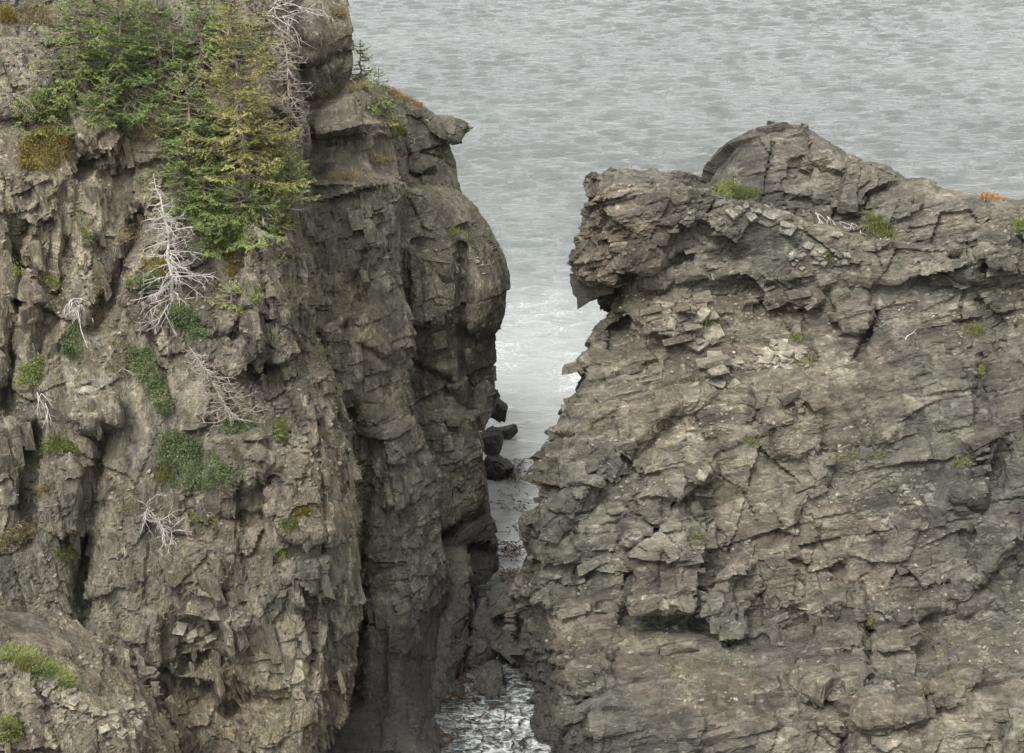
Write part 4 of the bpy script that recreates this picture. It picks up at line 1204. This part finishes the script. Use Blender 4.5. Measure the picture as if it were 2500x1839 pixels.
# ------------------------------------------------------------------ dead trees and bare wood
p0 = at_ground(425, 735, NC)
dead_conifer("dead_spruce", p0, p0 + np.array([-0.22, -0.15, 3.45]), 1.40, 301, DEADWOOD, "tall bleached dead spruce standing against the near cliff", n=100, low=0.0, power=0.8, rad=0.06, droop=-0.25)
p1 = at_ground(570, 1050, NC)
dead_conifer("dead_spruce", p1, p1 + np.array([-0.95, -0.2, 2.35]), 1.05, 302, TWIGWOOD, "brown dead spruce leaning on the cliff below the bleached one", n=100, low=0.0, power=0.5, rad=0.045)
p2 = at_ground(700, 300)
dead_conifer("dead_spruce", p2, p2 + np.array([-0.1, 0, 2.7]), 0.75, 303, TWIGWOOD, "thin grey-brown dead spruce beside the tall yellowing spruce", n=70, low=0.0, power=0.35, rad=0.035)
bare_limbs("dead_boughs", [(440, 215), (400, 225), (360, 235), (420, 190), (450, 200), (380, 240)], 311, TWIGWOOD, "brown bare boughs fanning out in the spruce clump's middle", L=(0.7, 1.5), n=4, dirs=(-0.8, -0.5, 0.1))
bare_limbs("dead_boughs", [(420, 60), (440, 90), (400, 20), (380, 10), (430, 130), (450, 40)], 312, TWIGWOOD, "brown bare boughs at the top of the picture among spruces", L=(0.6, 1.4), n=4, dirs=(0.2, -0.6, 0.3))
bare_limbs("dead_boughs", [(660, 20), (700, 10), (730, 20), (690, 40), (640, 40)], 313, DEADWOOD, "pale bare boughs reaching out over the crag top", L=(0.8, 1.6), n=3, dirs=(0.9, -0.3, 0.1), rad=0.018)
bare_limbs("dead_boughs", [(560, 430), (600, 440), (530, 420), (630, 450), (580, 460)], 314, TWIGWOOD, "grey twiggy boughs under the tall yellowing spruce", L=(0.5, 1.1), n=4, dirs=(0.1, -0.6, -0.1))
bare_limbs("dead_boughs", [(660, 500), (700, 510), (640, 520)], 315, DEADWOOD, "thin pale boughs at the clump's lower edge", L=(0.4, 0.8), n=3, dirs=(0.2, -0.6, 0))
bare_limbs("exposed_roots", [(180, 730), (190, 735), (200, 745)], 316, DEADWOOD, "white tangle of roots hanging on the near cliff", cat="roots", L=(0.4, 0.7), n=5, dirs=(0.1, -0.5, -0.3), droop=-1.0)
bare_limbs("exposed_roots", [(190, 760)], 317, DEADWOOD, "single long white root hanging below the root tangle", cat="roots", L=(1.1, 1.2), n=1, dirs=(0.2, -0.2, -1.0), depth=0, rad=0.02)
bare_limbs("dead_boughs", [(360, 1240), (390, 1270), (400, 1290), (420, 1300), (350, 1260)], 318, DEADWOOD, "bleached brushwood lying on the near cliff's middle slope", L=(0.4, 0.9), n=5, dirs=(0.3, -0.5, 0.0), rad=0.010)
bare_limbs("exposed_roots", [(100, 960), (110, 985), (90, 955)], 319, DEADWOOD, "fine pale roots dangling under the green shrub", cat="roots", L=(0.4, 0.9), n=3, dirs=(0.1, -0.3, -1.0), depth=1, rad=0.010)
bare_limbs("exposed_roots", [(300, 900), (310, 940), (280, 850)], 320, TWIGWOOD, "thin brown roots on the bare earth strip", cat="roots", L=(0.5, 0.9), n=2, dirs=(0.1, -0.3, -0.8), depth=1, rad=0.010)
bare_limbs("driftwood", [(1960, 515), (1990, 520), (2020, 530), (2050, 540), (2080, 545), (2100, 560), (2000, 535), (2060, 555)], 321, DEADWOOD, "grey brushwood strewn along the ledge below the hump", L=(0.35, 0.8), n=3, dirs=(0.8, -0.2, -0.35), droop=-0.9, rad=0.013, depth=1)
bare_limbs("driftwood", [(1865, 500), (1890, 510), (1910, 520)], 322, DEADWOOD, "shorter heap of bare sticks beside the grass below the hump", L=(0.3, 0.55), n=3, dirs=(0.7, -0.2, -0.35), droop=-0.9, rad=0.011, depth=1)
bare_limbs("driftwood", [(2275, 775)], 323, DEADWOOD, "lone curved white stick on the bedded cliff", L=(0.6, 0.62), n=1, dirs=(0.5, -0.4, -0.7), depth=0, rad=0.022)
bare_limbs("driftwood", [(2210, 830)], 324, DEADWOOD, "short pale stick lying flat above the fallen log-like slab", L=(0.5, 0.52), n=1, dirs=(1, -0.3, 0.3), depth=0, rad=0.02)
bare_limbs("exposed_roots", [(500, 880), (505, 910)], 325, DEADWOOD, "wiry white roots above the brown dead spruce", cat="roots", L=(0.4, 0.7), n=3, dirs=(0.1, -0.4, -0.6), depth=1, rad=0.010)
bare_limbs("dead_boughs", [(30, 230), (60, 240), (20, 260)], 326, TWIGWOOD, "thin bare twigs on the rock at the picture's edge", L=(0.5, 0.9), n=3, dirs=(0.8, -0.3, -0.1), rad=0.009)

# ------------------------------------------------------------------ mats, shrubs and grass
M_, G_ = 'mat', 'grass'
plants = [
    ("spruce_mat", [(455, 450), (540, 430), (640, 450), (700, 480), (690, 540), (630, 590), (560, 615), (490, 600), (455, 530)], 560, SPRUCE_L, M_, "sprawling spruce mat hugging the slope below the tall spruce", "shrub", 0.34),
    ("spruce_mat", [(35, 275), (100, 235), (165, 200), (205, 225), (150, 262), (195, 285), (120, 305), (50, 310)], 330, SPRUCE_L, M_, "sprawling pale spruce mat over the pale rocks at the edge", "shrub", 0.26),
    ("spruce_mat", [(385, 285), (470, 260), (540, 290), (530, 340), (450, 350), (395, 330)], 280, SPRUCE, M_, "green spruce mat spread over the red soil", "shrub", 0.26),
    ("spruce_mat", [(640, 400), (700, 380), (742, 430), (735, 475), (670, 480)], 180, SPRUCE_L, M_, "small spruce mat tumbling over the cliff's outer rim", "shrub", 0.26),
    ("heath_shrub", [(45, 350), (110, 320), (180, 335), (175, 390), (120, 425), (40, 420)], 420, HEATH, M_, "olive and rust-red heath shrub below the wind-flattened spruce", "shrub", 0.16),
    ("juniper_mat", [(395, 1060), (450, 1055), (500, 1100), (560, 1140), (590, 1160), (580, 1190), (500, 1200), (400, 1190), (380, 1120)], 520, MAT_GREEN, M_, "large green juniper mat in the middle of the near cliff", "shrub", 0.12),
    ("juniper_mat", [(318, 860), (360, 850), (380, 900), (415, 1000), (395, 1025), (360, 960), (320, 900)], 330, MAT_GREEN, M_, "narrow green juniper strip down the near cliff", "shrub", 0.14),
    ("juniper_mat", [(410, 750), (460, 745), (490, 800), (520, 830), (460, 825), (425, 790)], 220, MAT_GREEN, M_, "green juniper mat just under the bleached dead tree", "shrub", 0.14),
    ("juniper_mat", [(160, 800), (180, 790), (198, 860), (190, 880), (150, 865)], 130, MAT_GREEN, M_, "small dark juniper patch below the hanging roots", "shrub", 0.12),
    ("juniper_mat", [(45, 910), (90, 870), (108, 885), (95, 940), (45, 945)], 170, GRASS, M_, "rounded bright green shrub at the picture's edge", "shrub", 0.16),
    ("juniper_mat", [(545, 1030), (590, 1012), (640, 1030), (600, 1058), (540, 1068)], 150, MAT_GREEN, M_, "green mat at the foot of the brown dead spruce", "shrub", 0.12),
    ("grass_tuft", [(660, 1030), (695, 1025), (700, 1040), (690, 1085), (668, 1075)], 100, GRASS, G_, "bright grass tongue right of the brown dead spruce", "grass", 0.14),
    ("grass_tuft", [(680, 1275), (720, 1262), (735, 1290), (700, 1300)], 80, GRASS, G_, "bright green plant on the near cliff's outer shoulder", "grass", 0.14),
    ("grass_tuft", [(715, 1255), (760, 1240), (758, 1258), (720, 1265)], 60, HEATH, G_, "olive tuft just above the bright shoulder plant", "grass", 0.1),
    ("grass_tuft", [(670, 1345), (695, 1340), (700, 1370), (680, 1372)], 50, GRASS, G_, "small olive tuft under the bright shoulder plant", "grass", 0.1),
    ("grass_tuft", [(90, 1090), (130, 1060), (170, 1080), (195, 1110), (90, 1115)], 170, GRASS, G_, "pale grass on top of the block beside the deep cleft", "grass", 0.14),
    ("grass_tuft", [(0, 1310), (60, 1270), (100, 1290), (80, 1320), (0, 1340)], 170, GRASS_Y, G_, "straw-coloured grass at the left edge of the near cliff", "grass", 0.16),
    ("grass_tuft", [(10, 1585), (70, 1590), (150, 1640), (200, 1690), (150, 1680), (60, 1640), (5, 1620)], 420, GRASS, G_, "thick green grass crowning the near knoll", "grass", 0.14),
    ("grass_tuft", [(0, 1760), (45, 1745), (50, 1810), (0, 1820)], 130, GRASS, G_, "grass patch low on the near knoll at the corner", "grass", 0.12),
    ("grass_tuft", [(185, 525), (205, 530), (225, 585), (205, 585)], 90, GRASS, G_, "grass strip on the dark leaning block of the near cliff", "grass", 0.12),
    ("grass_tuft", [(290, 560), (320, 550), (315, 590), (285, 595)], 70, GRASS_Y, G_, "yellow tuft beside the bleached tree's upper boughs", "grass", 0.12),
    ("heath_shrub", [(350, 640), (400, 640), (410, 680), (360, 670)], 110, HEATH, M_, "olive shrub behind the bleached tree's lower boughs", "shrub", 0.12),
    ("juniper_mat", [(310, 690), (390, 670), (400, 690), (360, 708), (310, 700)], 120, MAT_GREEN, M_, "green mat left of the bleached tree's foot", "shrub", 0.12),
    ("moss_cushion", [(548, 605), (568, 610), (570, 680), (552, 675)], 90, HEATH, M_, "mustard moss streak above the bright little seedling", "moss", 0.05),
    ("grass_tuft", [(605, 700), (630, 695), (635, 740), (612, 745)], 70, GRASS, G_, "pale grass streak on the grey buttress", "grass", 0.08),
    ("grass_tuft", [(600, 530), (700, 540), (700, 560), (640, 580), (610, 560)], 170, HEATH, G_, "olive grass fringe under the mat-like spruces", "grass", 0.14),
    ("grass_tuft", [(115, 675), (150, 695), (150, 708), (120, 695)], 60, GRASS, G_, "green tuft just above the white root tangle", "grass", 0.12),
    ("grass_tuft", [(230, 660), (270, 680), (250, 760), (225, 780)], 90, GRASS_Y, G_, "dry grass beside the white root tangle", "grass", 0.10),
    ("grass_tuft", [(245, 780), (310, 800), (330, 900), (300, 940), (250, 880)], 160, GRASS_Y, G_, "dry brown grass thinly covering the bare earth strip", "grass", 0.08),
    ("grass_tuft", [(330, 300), (380, 290), (400, 330), (350, 350), (320, 340)], 120, GRASS_Y, G_, "dry grass and red soil under the spruce clump", "grass", 0.10),
    ("grass_tuft", [(800, 430), (880, 425), (880, 440), (800, 446)], 110, GRASS_Y, G_, "straw grass along the rear wall's long ledge", "grass", 0.14),
    ("grass_tuft", [(845, 215), (895, 200), (900, 215), (860, 228)], 100, GRASS_Y, G_, "straw grass on the crag step below the upper small spruce", "grass", 0.14),
    ("grass_tuft", [(770, 225), (830, 215), (840, 228), (790, 245)], 70, GRASS_Y, G_, "thin dry grass in the crag's sloping joint", "grass", 0.10),
    ("grass_tuft", [(805, 30), (840, 25), (845, 45), (810, 45)], 60, GRASS_Y, G_, "rusty dry grass near the top of the crag", "grass", 0.12),
    ("grass_tuft", [(955, 310), (980, 310), (985, 330), (960, 335)], 50, GRASS, G_, "green tuft on the headland's inner step", "grass", 0.12),
    ("grass_tuft", [(905, 390), (960, 385), (960, 398), (910, 400)], 60, GRASS_Y, G_, "pale grass on the headland's inner ledge", "grass", 0.10),
    ("grass_tuft", [(1090, 560), (1120, 558), (1125, 575), (1095, 578)], 50, GRASS, G_, "green tuft on the headland's outer shoulder", "grass", 0.10),
    ("grass_tuft", [(740, 440), (770, 440), (775, 452), (745, 455)], 60, GRASS_Y, G_, "golden tuft at the inner end of the long ledge", "grass", 0.14),
    ("grass_tuft", [(1722, 468), (1790, 455), (1850, 470), (1850, 490), (1790, 485), (1730, 488)], 240, GRASS, G_, "green and brown grass clump at the hump's foot", "grass", 0.18),
    ("grass_tuft", [(2112, 525), (2150, 530), (2195, 580), (2190, 600), (2150, 600), (2120, 560)], 220, GRASS, G_, "dense green grass clump at the brushwood's end", "grass", 0.18),
    ("grass_tuft", [(2470, 545), (2520, 540), (2520, 570), (2465, 565)], 90, GRASS, G_, "green grass clump at the right edge below the skyline", "grass", 0.16),
    ("grass_tuft", [(1715, 770), (1740, 760), (1760, 800), (1730, 805)], 50, GRASS, G_, "sparse grass beside the piled stones", "grass", 0.12),
    ("grass_tuft", [(1690, 800), (1760, 790), (1750, 820), (1700, 820)], 50, GRASS, G_, "thin grass just below the piled stones", "grass", 0.10),
    ("grass_tuft", [(1930, 820), (1960, 815), (1955, 835), (1930, 835)], 30, GRASS, G_, "small tuft above the scree heap", "grass", 0.10),
    ("grass_tuft", [(1940, 880), (1985, 875), (1980, 895), (1945, 895)], 40, GRASS, G_, "small tuft below the scree heap", "grass", 0.10),
    ("grass_tuft", [(1990, 630), (2030, 620), (2030, 635), (1995, 645)], 40, GRASS, G_, "small tuft among the upper ledge stones", "grass", 0.12),
    ("grass_tuft", [(2350, 800), (2400, 800), (2400, 825), (2350, 820)], 50, GRASS, G_, "bright plant on the bedded cliff near the curved stick", "grass", 0.12),
    ("grass_tuft", [(2385, 905), (2402, 905), (2400, 925), (2385, 925)], 40, GRASS, G_, "bright plant in the vertical crack at the right", "grass", 0.12),
    ("grass_tuft", [(2330, 1110), (2370, 1120), (2370, 1145), (2330, 1140)], 50, GRASS, G_, "green plant on the bedded cliff's right middle ledge", "grass", 0.10),
    ("grass_tuft", [(2115, 1510), (2132, 1510), (2130, 1530), (2118, 1530)], 40, GRASS, G_, "yellow-green plant at the head of the deep crack", "grass", 0.10),
    ("grass_tuft", [(2020, 1115), (2160, 1110), (2160, 1122), (2025, 1126)], 60, GRASS, G_, "thin line of grass across the bedded cliff's middle", "grass", 0.08),
    ("grass_tuft", [(1690, 1310), (1720, 1310), (1720, 1325), (1690, 1325)], 30, GRASS, G_, "tiny tuft beside the big wedge-shaped slab", "grass", 0.09),
    ("grass_tuft", [(1825, 1070), (1850, 1070), (1850, 1090), (1825, 1090)], 40, GRASS, G_, "green tuft in the recess of the big square block", "grass", 0.10),
    ("grass_tuft", [(2410, 320), (2450, 300), (2460, 330), (2420, 350)], 5, GRASS, G_, "", "", 0.1),
    ("lichen_patch", [(940, 205), (985, 222), (1010, 245), (990, 250), (945, 225)], 150, LICHEN_O, M_, "orange lichen along the headland's skyline", "lichen", 0.03),
    ("lichen_patch", [(1010, 248), (1032, 255), (1030, 262), (1012, 260)], 50, LICHEN_O, M_, "small orange lichen spot further along the headland's skyline", "lichen", 0.03),
    ("lichen_patch", [(2385, 478), (2420, 476), (2455, 490), (2400, 490)], 90, LICHEN_O, M_, "orange lichen on the skyline right of the hump", "lichen", 0.03),
    ("grass_tuft", [(45, 10), (110, 20), (130, 70), (60, 60)], 130, GRASS_Y, G_, "rusty dry grass on the slope at the upper corner", "grass", 0.14),
    ("grass_tuft", [(0, 20), (30, 30), (45, 60), (0, 60)], 80, HEATH, G_, "olive grass at the very upper corner", "grass", 0.12),
    ("grass_tuft", [(80, 1195), (120, 1190), (120, 1210), (85, 1215)], 40, HEATH, G_, "rusty tuft on the near cliff below the block grass", "grass", 0.10),
    ("grass_tuft", [(130, 1345), (180, 1340), (190, 1365), (140, 1370)], 60, GRASS, G_, "pale grass on the lower block by the deep cleft", "grass", 0.10),
    ("grass_tuft", [(230, 1555), (290, 1570), (285, 1580), (235, 1575)], 50, GRASS_Y, G_, "dry grass line on the near cliff's lower step", "grass", 0.09),
    ("grass_tuft", [(370, 1140), (420, 1130), (430, 1170), (380, 1180)], 70, HEATH, G_, "rusty tuft bordering the large juniper mat", "grass", 0.10),
    ("grass_tuft", [(460, 1250), (520, 1260), (530, 1300), (470, 1290)], 80, GRASS, G_, "thin green grass below the large juniper mat", "grass", 0.08),
    ("grass_tuft", [(260, 1180), (340, 1200), (350, 1260), (280, 1250)], 90, GRASS_Y, G_, "dry tufts on the scree left of the brushwood", "grass", 0.09),
    ("juniper_mat", [(30, 650), (60, 640), (65, 670), (35, 680)], 40, GRASS, M_, "little green plant on the dark wall near the edge", "shrub", 0.1),
]
for i, (nm, poly, n, mat, st, lab, cat, sz) in enumerate(plants):
    if not lab:
        continue
    if nm == 'spruce_mat':
        turf(nm, poly, n, 400 + i, mat, lab, cat, blade=0.042, width=0.011, lift=sz, style='mat')
    elif st == M_:
        turf(nm, poly, n, 400 + i, mat, lab, cat, blade=0.026, width=0.013, lift=sz, style='mat')
    else:
        turf(nm, poly, n, 400 + i, mat, lab, cat, blade=sz, width=0.009, style='grass')

# ------------------------------------------------------------------ thin cover on the ledges: sparse grass, earth-brown litter, rock chips
def ledge_points(cliff_, n, rng, nz, zmin, seed, thresh, ymax, xr=(-99, 99)):
    me = cliff_.data
    k = len(me.vertices)
    P = np.empty(k * 3, np.float32); me.vertices.foreach_get("co", P); P = P.reshape(-1, 3).astype(float)
    N = np.empty(k * 3, np.float32); me.vertices.foreach_get("normal", N); N = N.reshape(-1, 3).astype(float)
    ok = (N[:, 2] > nz) & (P[:, 2] > zmin) & (P[:, 1] < ymax) & (N[:, 1] < 0.3) & (P[:, 0] > xr[0]) & (P[:, 0] < xr[1])
    idx = np.nonzero(ok)[0]
    idx = idx[vnoise(P[idx] / 0.9, seed) + 0.7 * vnoise(P[idx] / 3.1, seed + 1) > thresh]
    idx = rng.choice(idx, min(n, len(idx)), replace=False)
    return P[idx], N[idx]

def ledge_cover(name, cliff_, n, seed, mat, label, nz=0.4, zmin=3.0, thresh=0.25, ymax=66, blade=0.07, per=6, xr=(-99, 99)):
    rng = np.random.default_rng(seed)
    C, N = ledge_points(cliff_, n, rng, nz, zmin, seed, thresh, ymax, xr)
    rep_ = np.repeat(np.arange(len(C)), per)
    D = unit(np.array([0, -0.1, 0.8]) + 0.4 * N[rep_] + rng.normal(0, 0.55, (len(rep_), 3)))
    L = blade * rng.uniform(0.4, 1.3, len(rep_))
    b = Build()
    c = C[rep_] + rng.normal(0, 0.03, (len(rep_), 3)) + D * (0.4 * L)[:, None]
    b.quads(c, D * (0.5 * L)[:, None], unit(np.cross(D, rng.normal(0, 1, (len(rep_), 3)))) * 0.009, np.clip(rng.normal(0.5, 0.2, len(rep_)), 0, 1))
    link(name, b.mesh(name), mat, label=label, kind="stuff")

def ledge_gravel(name, cliff_, n, seed, label, nz=0.35, zmin=2.5, thresh=0.15, ymax=66, size=(0.03, 0.10)):
    rng = np.random.default_rng(seed)
    C, N = ledge_points(cliff_, n, rng, nz, zmin, seed, thresh, ymax)
    base = [(np.array([v.co for v in m.vertices]), np.array([t.vertices for t in m.loop_triangles])) for m in GRIT]
    VV, FF, off = [], [], 0
    for j in range(len(C)):
        kv, kf = base[int(rng.integers(len(base)))]
        R = np.array(Matrix.Rotation(rng.uniform(0, 6.28), 3, 'Z') @ Matrix.Rotation(rng.normal(0, 0.5), 3, 'X'))
        VV.append((kv * rng.uniform(*size) * rng.uniform(0.8, 1.8, 3)) @ R.T + C[j] + np.array([0, 0, 0.01])); FF.append(kf + off); off += len(kv)
    me = new_mesh(name, np.vstack(VV), np.vstack(FF))
    set_attr(me, "tint", np.full(len(me.vertices), 0.9))
    link(name, me, STONE, label=label, kind="stuff")

GRIT = [block_mesh("grit", 900 + i, 0.5, 0.9) for i in range(6)]
for m_ in GRIT:
    m_.calc_loop_triangles()
ledge_cover("dry_grass", cliff_near, 4800, 701, GRASS_Y, "thin dry grass on the near cliff's ledges", thresh=0.12, nz=0.3, blade=0.085)
ledge_cover("moss", cliff_near, 3600, 702, HEATH, "olive moss on the near cliff's ledges", thresh=0.2, nz=0.25, blade=0.06)
ledge_cover("creeping_plants", cliff_near, 3000, 708, GRASS, "low green plants creeping along the near cliff's ledges", thresh=0.32, nz=0.25, blade=0.075)
ledge_cover("sparse_grass", cliff_far, 1700, 703, GRASS, "sparse green grass on the bedded cliff's ledges", thresh=0.55, zmin=3.5)
ledge_cover("wispy_grass", cliff_rear, 500, 704, GRASS_Y, "wispy dry grass on the rear wall's ledges", thresh=0.4, zmin=8)
ledge_cover("scant_grass", headland, 500, 705, GRASS, "scant grass on the headland's steps", thresh=0.35, zmin=8, ymax=66)
ledge_cover("knoll_grass", knoll, 700, 706, GRASS_Y, "thin dry grass on the near knoll", thresh=0.1, zmin=1, ymax=44)
ledge_cover("soil_litter", cliff_near, 1500, 707, HEATH_SOIL, "brown plant litter under the spruces", nz=0.1, thresh=-0.2, zmin=14, blade=0.06)
ledge_gravel("gravel", cliff_near, 2200, 711, "pale rock chips lying on the near cliff")
ledge_gravel("rubble", cliff_far, 1600, 712, "pale rock chips lying on the bedded cliff", thresh=0.3)
ledge_gravel("grit", knoll, 600, 713, "pale rock chips lying on the near knoll", zmin=1, ymax=44)
ledge_gravel("debris", headland, 400, 714, "pale rock chips lying on the headland", zmin=5)

# ------------------------------------------------------------------ kelp
def kelp(name, poly, n, seed, label, z=0.06, on_rock=False, L=(0.2, 0.6)):
    rng = np.random.default_rng(seed)
    b = Build()
    for (u, v) in sample_poly(poly, n, rng):
        d = bearing(u, v)
        t = (z - CAM_H) / d.z
        p = np.array([0, 0, CAM_H]) + np.array(d) * t
        a = rng.uniform(0, 6.283)
        for _ in range(5):
            st = np.array([math.cos(a), math.sin(a), rng.normal(0, 0.18)]) * rng.uniform(*L) * 0.25
            w = unit(np.cross(st, [0, 0, 1])) * rng.uniform(0.015, 0.04) + np.array([0, 0, rng.normal(0, 0.012)])
            b.quads([p + st * 0.5], [st * 0.62], [w], np.array([rng.random()]))
            p = p + st; p[2] = max(z - 0.03, min(p[2], z + 0.09)); a += rng.normal(0, 0.5)
    return link(name, b.mesh(name), KELP, label=label, kind="stuff")
kelp("kelp", [(1100, 1700), (1200, 1690), (1330, 1690), (1310, 1839), (1080, 1839), (1080, 1760)], 70, 501, "dark kelp strands afloat in the foam of the cleft")
kelp("kelp_fringe", [(1060, 1640), (1130, 1600), (1160, 1640), (1130, 1720), (1080, 1740)], 60, 502, "dark kelp fringe along the pillar's foot", z=0.12)
kelp("kelp_bed", [(1222, 1325), (1266, 1318), (1264, 1360), (1224, 1358)], 90, 503, "brown kelp on the rock at the neck of the cleft", z=0.30)
kelp("kelp_drift", [(1230, 1400), (1262, 1390), (1258, 1425), (1232, 1425)], 90, 504, "reddish kelp behind the wedged boulder", z=0.25)
kelp("kelp_skirt", [(1215, 1130), (1280, 1120), (1275, 1172), (1220, 1170)], 120, 505, "black kelp round the weedy rock off the headland", z=0.15)
kelp("kelp_wisps", [(1222, 1200), (1300, 1180), (1290, 1300), (1226, 1300)], 40, 506, "scattered kelp wisps on the pale water beyond the cleft", z=0.05)
